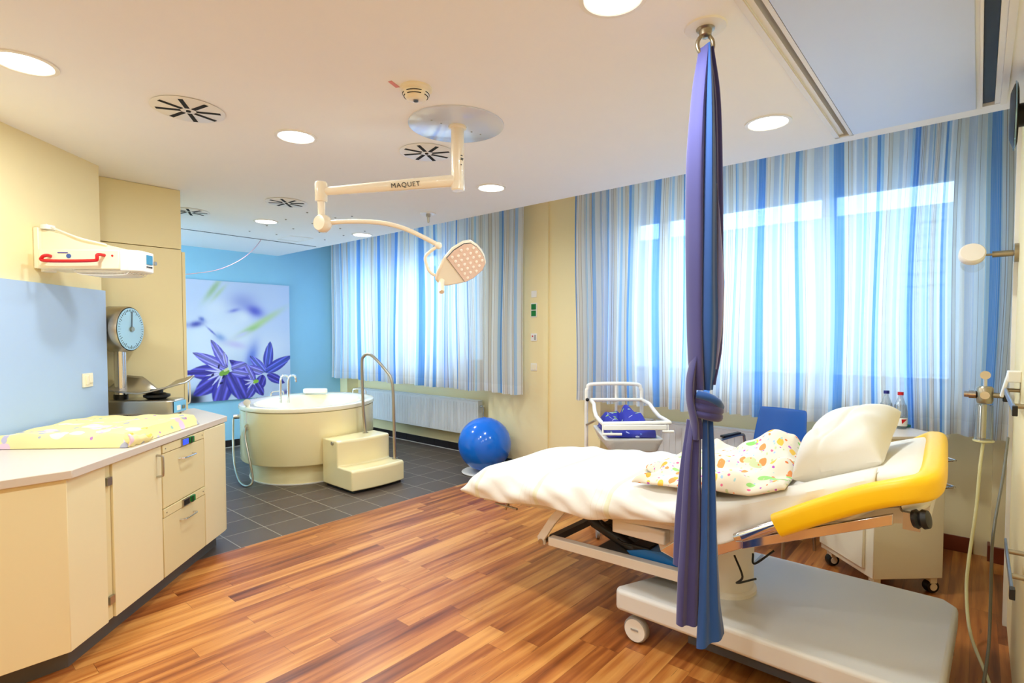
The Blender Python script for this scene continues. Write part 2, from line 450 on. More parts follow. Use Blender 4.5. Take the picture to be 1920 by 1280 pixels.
# skirting
struct(M().box((4.985, .0, 0), (5.0, 2.94, .11)).box((4.885, -1, 0), (4.9, -.09, .11)).box((4.9, -.09, 0), (5.0, -.075, .11)).box((4.785, 2.925, 0), (4.8, 3.6, .11)).box((4.76, 3.6, 0), (4.775, 4.04, .11))
       .box((4.8, 2.925, 0), (5, 2.94, .11)).obj('baseboard_window', brownbase_m, bevel=.003))
b = M(); y = 4.04
while y < 4.5: b.box((4.763, y + .002, 0), (4.775, min(y + .307, 4.5) - .002, .1)); y += .309
b.box((4.763, 4.5, 0), (4.985, 4.512, .1))
y = 4.512
while y < 7.6: b.box((4.988, y + .002, 0), (5.0, min(y + .307, 7.62) - .002, .1)); y += .309
b.box((4.788, 7.608, 0), (5, 7.62, .1)).box((4.788, 7.62, 0), (4.8, 7.82, .1))
o = struct(b.obj('baseboard_window', tilebase_m)); o.name = 'baseboard_window.001'
b = M(); x = 1.6
while x < 4.78: b.box((x + .002, 7.808, 0), (min(x + .307, 4.8) - .002, 7.82, .1)); x += .309
struct(b.obj('baseboard_back', tilebase_m))
struct(M().box((1.0, 7.80, 0), (4.8, 7.812, .006)).box((4.975, 4.51, 0), (4.99, 7.6, .006)).obj('trim_3', mat('light_grout', (200, 196, 190), .7)))
# windows: frames, mullions, panes, sill, outside shutter slats
def window(nm, y0, y1, cuts):
    f = M(); z0, z1 = 1.17, 2.72
    f.box((5.05, y0, z0), (5.11, y1, z0 + .06)).box((5.05, y0, z1 - .05), (5.11, y1, z1))
    f.box((5.05, y0, z0), (5.11, y0 + .06, z1)).box((5.05, y1 - .06, z0), (5.11, y1, z1))
    for c in cuts: f.box((5.05, c - .05, z0), (5.11, c + .05, z1))
    r = struct(f.obj(nm, white_m))
    e = [y0] + list(cuts) + [y1]
    for a, b in zip(e, e[1:]):
        M().box((5.078, a + .05, z0 + .05), (5.082, b - .05, z1 - .04)).obj('pane', winglass_m, r)
    s = M().box((4.86, y0 - .03, z0 - .035), (5.05, y1 + .03, z0)); s.obj('sill', trim_m, r, bevel=.006)
    return r
t = NT('window_glass'); tr = t.n('ShaderNodeBsdfTransparent'); gl = t.n('ShaderNodeBsdfGlossy'); gl.inputs['Roughness'].default_value = .02
fr = t.n('ShaderNodeFresnel'); fr.inputs[0].default_value = 1.3; mx = t.n('ShaderNodeMixShader')
t.l(fr.outputs[0], mx.inputs[0]); t.l(tr.outputs[0], mx.inputs[1]); t.l(gl.outputs[0], mx.inputs[2]); t.l(mx.outputs[0], t.out.inputs[0])
winglass_m = t.m
window('window_1', .10, 2.76, (.95, 2.38))
window('window_2', 4.80, 7.48, (5.7, 6.6))
# outside: pale building across the yard and the ground
fb = M().box((15, -14, -1), (16, 20, 4.4))
for k in range(14): fb.box((14.97, -14, .4 + k * .28), (15, 20, .42 + k * .28))
fb = fb.obj('building', facade_m); tag(fb, 'pale building across the yard seen faintly through the curtains', 'building')
struct(M().box((5.3, -14, -1.1), (16, 20, -1)).obj('ground', mat('yard_paving', (176, 180, 182), .9)))

# ================================================================ CURTAINS
def curtain(y0, y1, label, seed, u0):
    rnd = random.Random(seed); n = int((y1 - y0) * 90); ph = 0; ys = []; us = []; xs = []; u = u0
    px = None
    for i in range(n + 1):
        y = y1 + (y0 - y1) * i / n
        ph += 2 * PI / 90 / (.115 + .045 * math.sin(y * 5 + seed) + .02 * math.sin(y * 17))
        x = .030 * math.sin(ph) + .012 * math.sin(ph * .37 + seed)
        if px is not None: u += math.hypot(x - px, (y1 - y0) / n)
        px = x; ys.append(y); xs.append(x); us.append(u)
    zt, zb = 2.985, .885; nz = 14
    m = M()
    def fn(a, b):
        i = round(a * n); z = zt + (zb - zt) * b
        amp = 1 + .25 * math.sin(3 * b + ys[i] * 2) + (.5 * b)
        sway = .02 * math.sin(ys[i] * 3.1 + b * 2.2) * b
        zz = z + (.008 * math.sin(ys[i] * 9) if b > .99 else 0)
        return (4.62 + xs[i] * amp, ys[i] + sway + .01 * math.sin(b * 5 + i * .07), zz)
    m.grid(fn, n, nz, lambda a, b: (us[round(a * n)], (1 - b) * (zt - zb)))
    r = thing('curtain', label, 'curtain', (0, 0, 0), group='striped sheer curtains')
    # keep geometry in world coordinates under the curtain
    m.obj('fabric', voile_m, r, smooth=True)
    M().box((4.605, y0 - .02, 2.99), (4.635, y1 + .02, 3.015)).obj('rail', offwhite_m, r)
    return r
curtain(-.45, 3.15, 'sheer blue and beige striped curtain across the large right-hand window', 3, 0)
curtain(3.81, 7.76, 'sheer blue striped curtain over the far window behind the bathtub', 5, .2)

# ================================================================ RADIATORS
def radiator(y0, y1, label):
    r = thing('radiator', label, 'radiator', (4.9, y0, .27), group='white panel radiators under the windows')
    L = y1 - y0
    m = M().box((-.045, 0, 0), (.045, L, .44)); m.obj('panel', radiator_m, r, bevel=.008)
    g = M(); k = int(L / .06)
    for i in range(k): g.box((-.049, .02 + i * .06, .03), (-.0455, .05 + i * .06, .41))
    g.obj('ribs', radiator_m, r)
    M().box((-.045, 0, .441), (.045, L, .452)).obj('grille', radiator_m, r)
    M().cyl((0, -.0, .38), (0, -.05, .38), .016).cyl((0, -.05, .38), (.02, -.05, -.1), .009).obj('valve', chrome_m, r, smooth=True)
    for q in (.3, L - .3): M().box((.04, q - .02, .05), (.098, q + .02, .4)).obj('bracket', radiator_m, r)
radiator(.75, 2.72, 'long white panel radiator under the large right-hand window')
radiator(4.76, 7.40, 'long white panel radiator behind the bathtub')

# ================================================================ TALL CUPBOARD AND COUNTER RUN
r = thing('tall_cupboard', 'tall tan cupboard reaching the ceiling beside the flower picture', 'cupboard', (.957, 4.88, 0))
M().box((.003, .0, 0), (.62, 1.2, 2.235)).obj('body', cupboard_m, r, bevel=.002)
M().box((.003, .0, 2.24), (.62, 1.2, 2.708)).obj('top_box', cupboard_m, r, bevel=.002)
for y0 in (.005, .605):
    d = M().box((.624, y0, .1), (.648, y0 + .585, 2.22)).obj('door', cupboard_m, r, bevel=.002)
    M().tube(smoothpath([(.648, y0 + .05, 1.17), (.676, y0 + .05, 1.165), (.68, y0 + .05, 1.08), (.676, y0 + .05, .995), (.648, y0 + .05, .99)]), .006, 8).obj('handle', offwhite_m, d, smooth=True)

A45 = PI / 4
o = M().box((.0, 2.527, .951), (3.945, 2.555, 1.856)).obj('wall_panel', panel_m); o.rotation_euler = (0, 0, A45)
tag(o, 'large pale blue splashback panel on the wall above the counter', 'wall panel')
# in the diagonal frame: x = along the run, y = distance behind the room side (-s)
FY = 1.81; zt = .905
def dthing(name, label, cat, group=None): return thing(name, label, cat, (0, 0, 0), A45, group)
# worktop (world coordinates)
bk = D(3.917, -2.53)
wt = M().prism([(1.645, 4.215), (.528, 3.045), (-.50, 3.06), D(3.945, -2.55), (.96, 4.60), (.96, 4.876), (1.65, 4.876)], .91, .95)
tag(wt.obj('worktop', top_m, bevel=.004), 'pale angled worktop along the left wall', 'worktop')
pl = M().prism([(1.56, 4.235), (.52, 3.19), (-.36, 3.16), D(2.1, -2.48), D(3.9, -2.4), (1.45, 4.40)], 0, .118)
tag(pl.obj('plinth', dkgrey_m), 'dark grey recessed plinth below the cream cabinets', 'plinth')
r = thing('base_cabinet', 'plain cream corner cabinet at the near bend of the counter', 'cabinet')
P_ = lambda t, y: D(t, -y)
M().prism([P_(2.79, FY), P_(2.535, FY), (-.43, 3.085), P_(2.79, 2.54)], .12, zt).obj('body', counter_m, r, bevel=.002)
M().prism([P_(2.84, FY + .012), P_(2.793, FY + .012), P_(2.793, FY + .05), P_(2.84, FY + .05)], .12, zt).obj('hinge_strip', cupboard_m, r)
for z in (.82, .22):
    M().prism([P_(2.835, FY - .004), P_(2.80, FY - .004), P_(2.80, FY + .012), P_(2.835, FY + .012)], z - .02, z + .02).obj('hinge', steel_m, r)
r = dthing('base_cabinet', 'cream cabinet with a single tall door and bow handle', 'cabinet')
M().box((2.845, FY + .025, .12), (3.275, 2.52, zt)).obj('body', counter_m, r)
d = M().box((2.845, FY, .12), (3.272, FY + .022, zt)).obj('door', counter_m, r, bevel=.002)
def bow(m, x0, z0, x1, z1, y=FY, out=.035, rr=.006):
    return m.tube(smoothpath([(x0, y, z0), (x0 + (x1 - x0) * .04, y - out * .8, z0 + (z1 - z0) * .04), (x0 + (x1 - x0) * .15, y - out, z0 + (z1 - z0) * .15), (x0 + (x1 - x0) * .85, y - out, z0 + (z1 - z0) * .85),
                              (x0 + (x1 - x0) * .96, y - out * .8, z0 + (z1 - z0) * .96), (x1, y, z1)]), rr, 8)
bow(M(), 3.225, .86, 3.225, .735).obj('handle', steel_m, d, smooth=True)
r = dthing('warming_cabinet', 'built-in cream warming unit with two drawers and small displays', 'warming cabinet')
M().box((3.28, FY + .02, .12), (3.775, 2.5, zt)).obj('body', cupboard_m, r)
for z0, z1, s0, s1, lit in ((.53, .853, .857, zt, 1), (.12, .472, .476, .525, 0)):
    d = M().box((3.283, FY, z0), (3.772, FY + .018, z1)).obj('drawer', cupboard_m, r, bevel=.003)
    bow(M(), 3.46, z1 - .065, 3.62, z1 - .065, out=.03, rr=.005).obj('handle', chrome_m, d, smooth=True)
    st = M().box((3.283, FY - .003, s0), (3.772, FY + .018, s1)).obj('control_strip', cupboard_m, r, bevel=.002)
    zc = (s0 + s1) / 2
    b = M().box((3.48, FY - .012, zc - .022), (3.56, FY - .003, zc + .022)).obj('display_frame', steel_m, st)
    M().box((3.49, FY - .014, zc - .016), (3.55, FY - .012, zc + .016)).obj('display', screen_m if lit else black_m, st)
    M().box((3.575, FY - .018, zc - .02), (3.62, FY - .003, zc + .02)).obj('rocker_switch', green_m, st, bevel=.004)
    M().box((3.575, FY - .0185, zc - .02), (3.592, FY - .018, zc + .02)).obj('switch_edge', black_m, st)
    for q in (3.31, 3.745): M().cyl((q, FY - .003, zc), (q, FY - .006, zc), .004, n=10).obj('screw', steel_m, st)
r = thing('base_cabinet', 'plain cream end cabinet next to the tiled floor', 'cabinet')
M().prism([(1.59, 4.145), P_(3.78, FY), P_(3.78, 2.45), (1.12, 4.86), (1.615, 4.86), (1.615, 4.18)], .12, zt).obj('body', counter_m, r, bevel=.002)
# socket on blue panel
r = dthing('light_switch', 'cream double switch plate on the pale blue panel', 'switch')
M().box((3.695, 2.516, 1.21), (3.785, 2.526, 1.30)).obj('plate', cream_m, r, bevel=.002)
M().box((3.715, 2.508, 1.225), (3.74, 2.516, 1.285)).obj('rocker', cream_m, r, bevel=.002)
M().box((3.745, 2.508, 1.235), (3.775, 2.516, 1.29)).obj('rocker', cream_m, r, bevel=.002)

# changing pad (diagonal frame): t 3.05..3.78, y 1.87..2.53
def padshape(t0, t1, y0, y1, z0, z1):
    m = M(); n = 26
    def fn(a, b):
        t = t0 + (t1 - t0) * a; y = y0 + (y1 - y0) * b
        e = min(a, 1 - a, b * .9, (1 - b) * .9)
        h = (min(1, e / .03)) ** .5
        w = .004 * math.sin(t * 23 + y * 11) + .004 * math.sin(y * 31 - t * 9)
        return (t, y, z0 + .002 + (z1 - z0) * h + w * h)
    m.grid(fn, n * 2, n)
    b = len(m.v)
    m.grid(lambda a, b: (t0 + (t1 - t0) * a, y0 + (y1 - y0) * b, z0 + .0015), n * 2, n)
    return m
r = dthing('changing_pad', 'yellow baby changing pad with a pink and grey print on the worktop', 'changing pad')
padshape(3.0, 3.78, 1.835, 2.515, .951, 1.018).obj('pad', pad_m, r, smooth=True)
m = M()
m.grid(lambda a, b: (3.0 + .20 * (a ** 1.3) , 1.826 - .012 * math.sin(PI * b), .955 + .068 * (1 - a) * b + .03 * b * a + .004 * math.sin(a * 20)), 14, 6)
m.obj('fold', pad_m, r, smooth=True, solid=.008)

# ================================================================ BABY SCALE
r = dthing('baby_scale', 'steel dial baby scale with curved tray beside the tall cupboard', 'scale')
TC = 4.12
def SL(s): return -s      # local y from s
m = M().prism(rounded(.20, .47, .05), .978, 1.085); m.v = [(x + TC, y + 2.375, z) for x, y, z in m.v]
m.obj('base', steel_m, r, bevel=.012)
for dx in (-.07, .07):
    for dy in (-.19, .19): M().cyl((TC + dx, 2.375 + dy, .951), (TC + dx, 2.375 + dy, .98), .016, n=12).obj('foot', black_m, r, smooth=True)
m = M().box((TC - .08, 2.136, .99), (TC + .08, 2.1415, 1.07)).obj('control_panel', mat('blue_label', (120, 196, 236), .3), r, bevel=.002)
M().box((TC - .05, 2.132, 1.005), (TC - .005, 2.136, 1.04)).obj('label_plate', white_m, m)
M().box((TC + .02, 2.128, 1.01), (TC + .05, 2.136, 1.035)).obj('button', nickel_m, m)
M().cyl((TC, 2.55, 1.08), (TC, 2.55, 1.46), .038, n=24).obj('column', chrome_m, r, smooth=True)
M().cyl((TC, 2.55, 1.085), (TC, 2.55, 1.12), .045, n=24).obj('column_collar', black_m, r, smooth=True)
m = M().lathe([(0, 0), (.158, 0), (.166, .012), (.166, .13), (.158, .142)], (TC, 2.615, 1.593), (0, -1, 0), 48).obj('dial_housing', steel_m, r, smooth=True)
f = M().lathe([(0, 0), (.152, 0), (.152, .004), (0, .004)], (TC, 2.473, 1.593), (0, -1, 0), 48).obj('dial_face', mat('dial_white_blue', (178, 222, 244), .3, vary=.02), r)
tk = M()
for k in range(48):
    a = 2 * PI * k / 48; r0, r1 = (.128 if k % 4 else .118), .143
    tk.box((TC - .001, 2.4665, 1.593 + r0), (TC + .001, 2.469, 1.593 + r1), Matrix.Rotation(a, 3, 'Y'), (TC, 2.468, 1.593))
tk.obj('tick_marks', ink_m, f)
M().box((TC - .003, 2.462, 1.58), (TC + .003, 2.465, 1.72), rot('Y', 3), (TC, 2.463, 1.593)).obj('pointer', ink_m, f)
M().cyl((TC, 2.469, 1.593), (TC, 2.455, 1.593), .018, n=20).obj('knob', nickel_m, f, smooth=True)
m = M()   # curved tray: two upturned wings meeting over the post
def tray(a, b):
    y = 2.615 - .53 * a; x = TC + .14 * (b - .5) * 2 * (.75 + .25 * math.sin(PI * a))
    q = (a - .5) * 2
    z = 1.125 + .045 * abs(q) ** 1.2 * (1.5 if q > 0 else .6) + .10 * b ** 2 * min(1, abs(q) * 2.2) * (.55 if q > 0 else 1) + .012 * (1 - b) ** 2
    return (x, y, z)
m.grid(tray, 30, 14)
m.obj('tray', steel_m, r, smooth=True, solid=.01)
M().lathe([(.06, 0), (.085, .015), (.085, .03), (.055, .04)], (TC, 2.30, 1.087), n=32).obj('tray_mount', black_m, r, smooth=True)
M().cyl((TC, 2.30, 1.12), (TC, 2.30, 1.155), .04).obj('tray_post', black_m, r, smooth=True)

# ================================================================ RADIANT WARMER on left wall
r = dthing('radiant_warmer', 'white wall-mounted baby warmer lamp with red handle bar', 'heat lamp')
m = M().prism([(3.33, 2.05), (3.33, 2.50), (3.54, 2.50), (3.54, 2.05)], 1.933, 2.048).obj('housing', cream_m, r, bevel=.008)
e = M().prism([(3.33, 2.052), (3.335, 2.0), (3.38, 1.95), (3.49, 1.95), (3.535, 2.0), (3.54, 2.052)], 1.925, 2.05).obj('end_cap', white_m, r, bevel=.008)
M().box((3.415, 1.944, 1.975), (3.47, 1.9495, 2.03)).obj('screen', lcd_m, e)
for k in range(3): M().box((3.415 + k * .02, 1.944, 1.955), (3.425 + k * .02, 1.9495, 1.963)).obj('button', ink_m, e)
M().cyl((3.505, 1.975, 1.99), (3.505, 1.945, 1.99), .012, n=16).obj('knob', steel_m, e, smooth=True)
M().tube(smoothpath([(3.332, 2.43, 2.006), (3.30, 2.43, 2.006), (3.29, 2.445, 1.996), (3.29, 2.44, 1.976), (3.29, 2.30, 1.974), (3.29, 2.17, 1.978), (3.29, 2.15, 1.985), (3.29, 2.148, 2.008), (3.30, 2.142, 2.014), (3.332, 2.135, 2.014)]), .0095, 10).obj('handle', red_m, r, smooth=True)
mk = M().cyl((3.3305, 2.33, 2.008), (3.327, 2.33, 2.008), .013).obj('round_logo', mat('blue_ink', (60, 96, 170), .5), m)
M().box((3.327, 2.335, 2.024), (3.3305, 2.39, 2.029)).obj('logo_stripe', purpleink_m, m)
M().cyl((3.3305, 2.09, 2.012), (3.327, 2.09, 2.012), .006, n=12).obj('indicator_dot', red_m, m)
g = M()
for k in range(9): g.tube(smoothpath([(3.35 + k * .021, 2.33, 1.932), (3.35 + k * .021, 2.27, 1.905), (3.35 + k * .021, 2.05, 1.905), (3.35 + k * .021, 2.0, 1.93)], 4), .0022, 5)
for k in range(14): g.tube([(3.35, 2.30 - k * .02, 1.913), (3.52, 2.30 - k * .02, 1.913)], .0018, 5)
g.obj('guard_grille', white_m, r, smooth=True)
M().box((3.36, 2.02, 1.918), (3.51, 2.32, 1.932)).obj('reflector', white_m, r)
M().prism([(2.54, 2.175), (2.54, 2.052), (2.06, 2.052), (2.06, 2.062)], 3.40, 3.42, Matrix(((0, 0, 1, 0), (1, 0, 0, 0), (0, 1, 0, 0), (0, 0, 0, 1)))).obj('arm', cream_m, r)
M().box((3.37, 2.525, 1.94), (3.45, 2.553, 2.18)).obj('wall_bracket', cream_m, r, bevel=.004)
for z in (1.935, 2.185): M().cyl((3.41, 2.50, z - .012), (3.41, 2.50, z + .012), .035).obj('hinge_cap', white_m, r, smooth=True)
M().tube(smoothpath([(3.40, 2.50, 2.2), (3.39, 2.42, 2.165), (3.38, 2.30, 2.12), (3.39, 2.16, 2.085)]), .005, 8).obj('power_cord', white_m, r, smooth=True)

# ================================================================ FLOWER PICTURE
def flower_picture():
    W_, H_ = 300, 360
    yy, xx = np.mgrid[0:H_, 0:W_]; x = xx / W_ * 1.0; y = 1 - yy / H_      # y up 0..1
    asp = 1.2
    img = np.zeros((H_, W_, 3)); top = np.array([190, 206, 236.]); bot = np.array([190, 205, 230.])
    img[:] = top * y[..., None] + bot * (1 - y[..., None])
    def blob(cx, cy, rx, ry, ang, col, soft=1.0, op=1.0, hard=False):
        nonlocal img
        a = math.radians(ang); dx = x - cx; dy = (y - cy) * asp
        u = dx * math.cos(a) + dy * math.sin(a); v = -dx * math.sin(a) + dy * math.cos(a)
        d = (u / rx) ** 2 + (v / ry) ** 2
        k = np.exp(-d * soft) if not hard else np.clip((1 - d) * 6, 0, 1)
        k = (k * op)[..., None]; img = img * (1 - k) + np.array(col) * k
    def petal(cx, cy, ang, L, Wd, c0, c1, vein=True):
        nonlocal img
        a = math.radians(ang); dx = x - cx; dy = (y - cy) * asp
        u = (dx * math.cos(a) + dy * math.sin(a)) / L; v = (-dx * math.sin(a) + dy * math.cos(a)) / Wd
        prof = np.where((u > 0) & (u < 1), np.sin(np.clip(u, 0, 1) ** .8 * PI) ** .7, 0)
        k = np.clip((prof - np.abs(v)) * 8, 0, 1)
        s = np.clip(np.abs(v) / (prof + 1e-3), 0, 1)
        c = np.array(c0) * (1 - s[..., None]) + np.array(c1) * s[..., None]
        if vein:
            c = c * (1 - .35 * np.exp(-(v / .1) ** 2))[..., None] + 0
            c = c * (1 + .16 * np.sin(v * 16 + u * 3))[..., None] + (40 * np.exp(-((np.abs(v) - .45) / .18) ** 2))[..., None]
        img = img * (1 - k[..., None]) + c * k[..., None]
    white = (216, 226, 240)
    for a in ((.12, .55, .22, .2), (.35, .62, .25, .16), (.25, .78, .16, .12), (.45, .5, .2, .12), (.1, .35, .2, .2), (.3, .42, .2, .12), (.75, .4, .3, .2)): blob(a[0], a[1], a[2], a[3], 20, white, 1.2, .8)
    blob(.22, .93, .14, .03, 55, (150, 186, 130), 1.2, .8); blob(.27, .90, .1, .02, 50, (170, 200, 150), 1, .6)
    blob(.5, .84, .14, .09, 0, (140, 150, 214), 1.1, .7)
    blob(.62, .76, .10, .06, -20, (84, 90, 200), 1.2, .95); blob(.42, .76, .06, .02, 15, (100, 110, 206), 1.2, .8)
    blob(.5, .70, .09, .08, 0, white, 1.4, .95)
    blob(.68, .66, .26, .035, 32, (180, 210, 150), 1.2, .95); blob(.58, .6, .1, .025, 25, (150, 200, 110), 1.3, .9)
    blob(.06, .64, .09, .04, 12, (74, 84, 176), 2, .95); blob(.11, .68, .03, .04, 60, (90, 110, 190), 2, .9)
    blob(.2, .58, .08, .012, -45, (90, 100, 190), 2, .9); blob(.28, .53, .07, .04, -35, (130, 160, 216), 1.5, .9)
    blob(.50, .56, .12, .03, 25, (200, 204, 240), 1.6, .9); blob(.42, .47, .16, .05, -12, (196, 192, 232), 2, .9)
    dk, md, lt = (44, 40, 140), (74, 66, 180), (150, 148, 222)
    blob(.03, .03, .09, .09, 0, (12, 12, 26), 1.6, 1); blob(.3, .06, .06, .07, 0, (30, 26, 60), 1.8, .9)
    # far right flower
    blob(.58, .35, .07, .2, -15, (96, 120, 214), 1.6, .9)
    petal(.74, .25, 82, .30, .055, (90, 110, 214), dk); petal(.72, .22, 30, .34, .06, (84, 104, 216), dk)
    petal(.72, .22, 130, .24, .05, (110, 130, 220), md); petal(.74, .2, -28, .22, .05, md, dk); petal(.70, .2, -110, .2, .06, md, dk)
    petal(.70, .22, 160, .2, .05, lt, md)
    petal(.62, .16, 140, .34, .07, md, dk); petal(.6, .14, 175, .2, .06, md, dk); petal(.6, .12, -120, .18, .06, (100, 96, 200), dk); petal(.62, .13, -60, .16, .05, md, dk)
    petal(.6, .15, 115, .22, .04, lt, md)
    # near left flower
    petal(.30, .24, 178, .33, .08, md, dk); petal(.30, .22, 215, .34, .09, md, dk); petal(.33, .22, 255, .36, .10, (94, 86, 196), dk)
    petal(.36, .24, 295, .36, .09, (86, 80, 190), dk); petal(.34, .27, 152, .36, .055, lt, md); petal(.34, .28, 118, .32, .05, lt, md)
    petal(.38, .26, 20, .16, .06, lt, md); petal(.38, .24, -12, .18, .05, lt, md); petal(.33, .3, 100, .14, .03, (200, 196, 240), md)
    for an in (150, 170, 190, 205, 230, 250): petal(.3, .24, an, .17, .012, (225, 225, 245), lt, False)
    blob(.31, .235, .055, .03, 20, (120, 170, 60), 1, .95, True); blob(.33, .26, .03, .015, 30, (226, 230, 170), 1, .9, True)
    for cx, cy, an in ((.26, .29, 80), (.30, .20, 60), (.20, .22, 50), (.28, .15, 30)): blob(cx, cy, .022, .010, an, (24, 20, 80), 1, 1, True)
    blob(.62, .145, .035, .02, 10, (150, 200, 60), 1, .95, True)
    for an in (170, 200, 230): petal(.6, .15, an, .10, .010, (225, 225, 245), lt, False)
    blob(.95, .03, .04, .03, 0, (90, 80, 150), 1.4, .8)
    img = np.clip(img, 0, 255) / 255
    li = np.where(img <= .04045, img / 12.92, ((img + .055) / 1.055) ** 2.4)
    X0, X1, Z0, Z1 = 2.30, 3.94, .66, 2.28     # the left strip is behind the cupboard
    # visible picture spans 2.59..3.94; the drawing above is mapped on to it
    vx = np.linspace(2.40, X1, W_); vz = np.linspace(Z1, Z0, H_)
    verts = [(vx[j], 7.775, vz[i]) for i in range(H_) for j in range(W_)]
    faces = [(i * W_ + j, (i + 1) * W_ + j, (i + 1) * W_ + j + 1, i * W_ + j + 1) for i in range(H_ - 1) for j in range(W_ - 1)]
    me = bpy.data.meshes.new('print'); me.from_pydata(verts, [], faces)
    ca = me.color_attributes.new('picture', 'FLOAT_COLOR', 'POINT')
    # squeeze the drawing so that u=0 falls at x=2.59
    u = (vx - 2.585) / (X1 - 2.585); idx = np.clip((u * W_).astype(int), 0, W_ - 1)
    buf = np.ones((H_ * W_, 4)); buf[:, :3] = li[:, idx].reshape(-1, 3)
    ca.data.foreach_set('color', buf.ravel())
    t = NT('printed_flower_photo'); at = t.n('ShaderNodeAttribute'); at.attribute_name = 'picture'
    t.l(at.outputs[0], t.p.inputs['Base Color']); t.p.inputs['Roughness'].default_value = .3
    me.materials.append(t.m)
    r = thing('picture', 'large square picture of violet lily flowers on the blue wall', 'picture', (0, 0, 0))
    p = bpy.data.objects.new('print', me); COL.objects.link(p); p.parent = r
    M().box((2.40, 7.777, Z0), (X1, 7.817, Z1)).obj('canvas', white_m, r)
flower_picture()

# ================================================================ BATHTUB
TB = (2.0, 0, 0)
Fv = Vector((math.cos(math.radians(40.8)), math.sin(math.radians(40.8)), 0)); Lv = Vector((Fv.y, -Fv.x, 0))
tc = Fv * 6.26 + Lv * -2.35
r = thing('bathtub', 'deep round cream birthing bathtub standing on the dark tiles', 'bathtub', (tc.x, tc.y, 0), math.radians(-49.2))
SX, SY = .715, .84
m = M().lathe([(.86, 0), (.86, .21), (0.5, .21)], n=96, sx=SX, sy=SY); m.obj('base', tub_m, r, smooth=True)
M().lathe([(.9, .212), (.975, .212), (.985, .225), (.985, .752), (.96, .756)], n=96, sx=SX, sy=SY).obj('skirt', tub_m, r, smooth=True)
M().lathe([(.985, .757), (1.0, .765), (1.003, .782), (.995, .80), (.975, .806), (.86, .802), (.80, .79), (.76, .74), (.70, .40), (.60, .30), (.0, .28)], n=96, sx=SX, sy=SY).obj('basin', tubin_m, r, smooth=True)
M().lathe([(.86, .0), (.868, .0), (.868, .012), (.86, .012)], n=96, sx=SX, sy=SY).obj('sealing_strip', white_m, r, smooth=True)
def tubl(x, y, z): return (x, y, z)
# local: x = camera-right, y = away
for (x, y, an) in ((-.56, .42, 60), (.38, .70, -10)):
    mm = M(); pts = smoothpath([(-.09, 0, 0), (-.085, 0, .04), (-.05, 0, .055), (.05, 0, .055), (.085, 0, .04), (.09, 0, 0)], 5)
    ca_, sa_ = math.cos(math.radians(an)), math.sin(math.radians(an))
    mm.tube([(x + p.x * ca_, y + p.x * sa_, .80 + p.z) for p in pts], .010, 8); mm.obj('grab_handle', chrome_m, r, smooth=True)
fa = M()
for dx in (-.035, .05):
    fa.tube(smoothpath([(-.18 + dx, -.28, .80), (-.18 + dx, -.28, 1.04), (-.175 + dx, -.25, 1.09), (-.165 + dx, -.20, 1.10), (-.155 + dx, -.15, 1.08), (-.15 + dx, -.14, 1.02)]), .014, 10)
fa.obj('faucet', chrome_m, r, smooth=True)
M().prism([(x * 1 - .16, y + .62) for x, y in rounded(.30, .10, .04)], .81, .87).obj('headrest', white_m, r, bevel=.015)
h = M().tube(smoothpath([(-.40, -.66, .86), (-.395, -.665, .80), (-.40, -.66, .64)]), [.022] * 17, 12)
h.v = [v for v in h.v]
h.obj('shower_handset', white_m, r, smooth=True)
M().lathe([(0, 0), (.03, .0), (.035, .02), (0, .03)], (-.385, -.70, .86), (.3, -.6, -.1), 20).obj('shower_head', white_m, r, smooth=True)
M().cyl((-.385, -.655, .60), (-.385, -.70, .60), .032).obj('hose_outlet', chrome_m, r, smooth=True)
M().cyl((-.64, -.36, .66), (-.69, -.39, .66), .026).obj('hose_outlet', chrome_m, r, smooth=True)
M().tube(smoothpath([(-.40, -.70, .60), (-.40, -.72, .50), (-.33, -.78, .28), (-.29, -.80, .08), (-.33, -.82, .02), (-.45, -.74, .04), (-.60, -.55, .16), (-.68, -.42, .4), (-.69, -.39, .64)], 10), .011, 10).obj('shower_hose', steel_m, r, smooth=True)

# steps
r = thing('bath_steps', 'moulded cream two-step bath steps with a tall handrail', 'steps', (2.92, 4.57, 0))
m = M()
prof = [(0, .03), (0, .215), (.02, .232), (.25, .232), (.255, .25), (.255, .475), (.275, .49), (.535, .49), (.535, .03)]
nseg = 10; vs = []
for i in range(nseg + 1):
    x = .63 * i / nseg; bulge = -.035 * (1 - ((i / nseg - .5) * 2) ** 2)
    for (y, z) in prof: vs.append((x, y + bulge * (1 if y < .4 else 0), z))
k = len(prof)
fs = [(i * k + j, (i + 1) * k + j, (i + 1) * k + (j + 1) % k, i * k + (j + 1) % k) for i in range(nseg) for j in range(k)] + [tuple(range(k)), tuple(range(nseg * k, nseg * k + k))]
m.add(vs, fs); m.obj('steps_body', tub_m, r, bevel=.018, seg=3)
M().box((.03, .02, .0), (.60, .50, .032)).obj('foot_frame', black_m, r)
M().tube(smoothpath([(.46, .45, .485), (.44, .46, .80), (.43, .46, 1.24), (.44, .44, 1.32), (.47, .40, 1.345), (.51, .33, 1.30), (.575, .20, 1.15), (.59, .16, 1.08), (.60, .14, .9), (.60, .12, .225)], 8), .0165, 12).obj('handrail', steel_m, r, smooth=True)
for (x, y, z) in ((.46, .45, .49), (.60, .12, .232)): M().cyl((x, y, z), (x, y, z + .008), .03).obj('rail_flange', steel_m, r, smooth=True)
M().cyl((-.012, .34, .46), (.01, .34, .46), .018).obj('side_cap', steel_m, r, smooth=True)

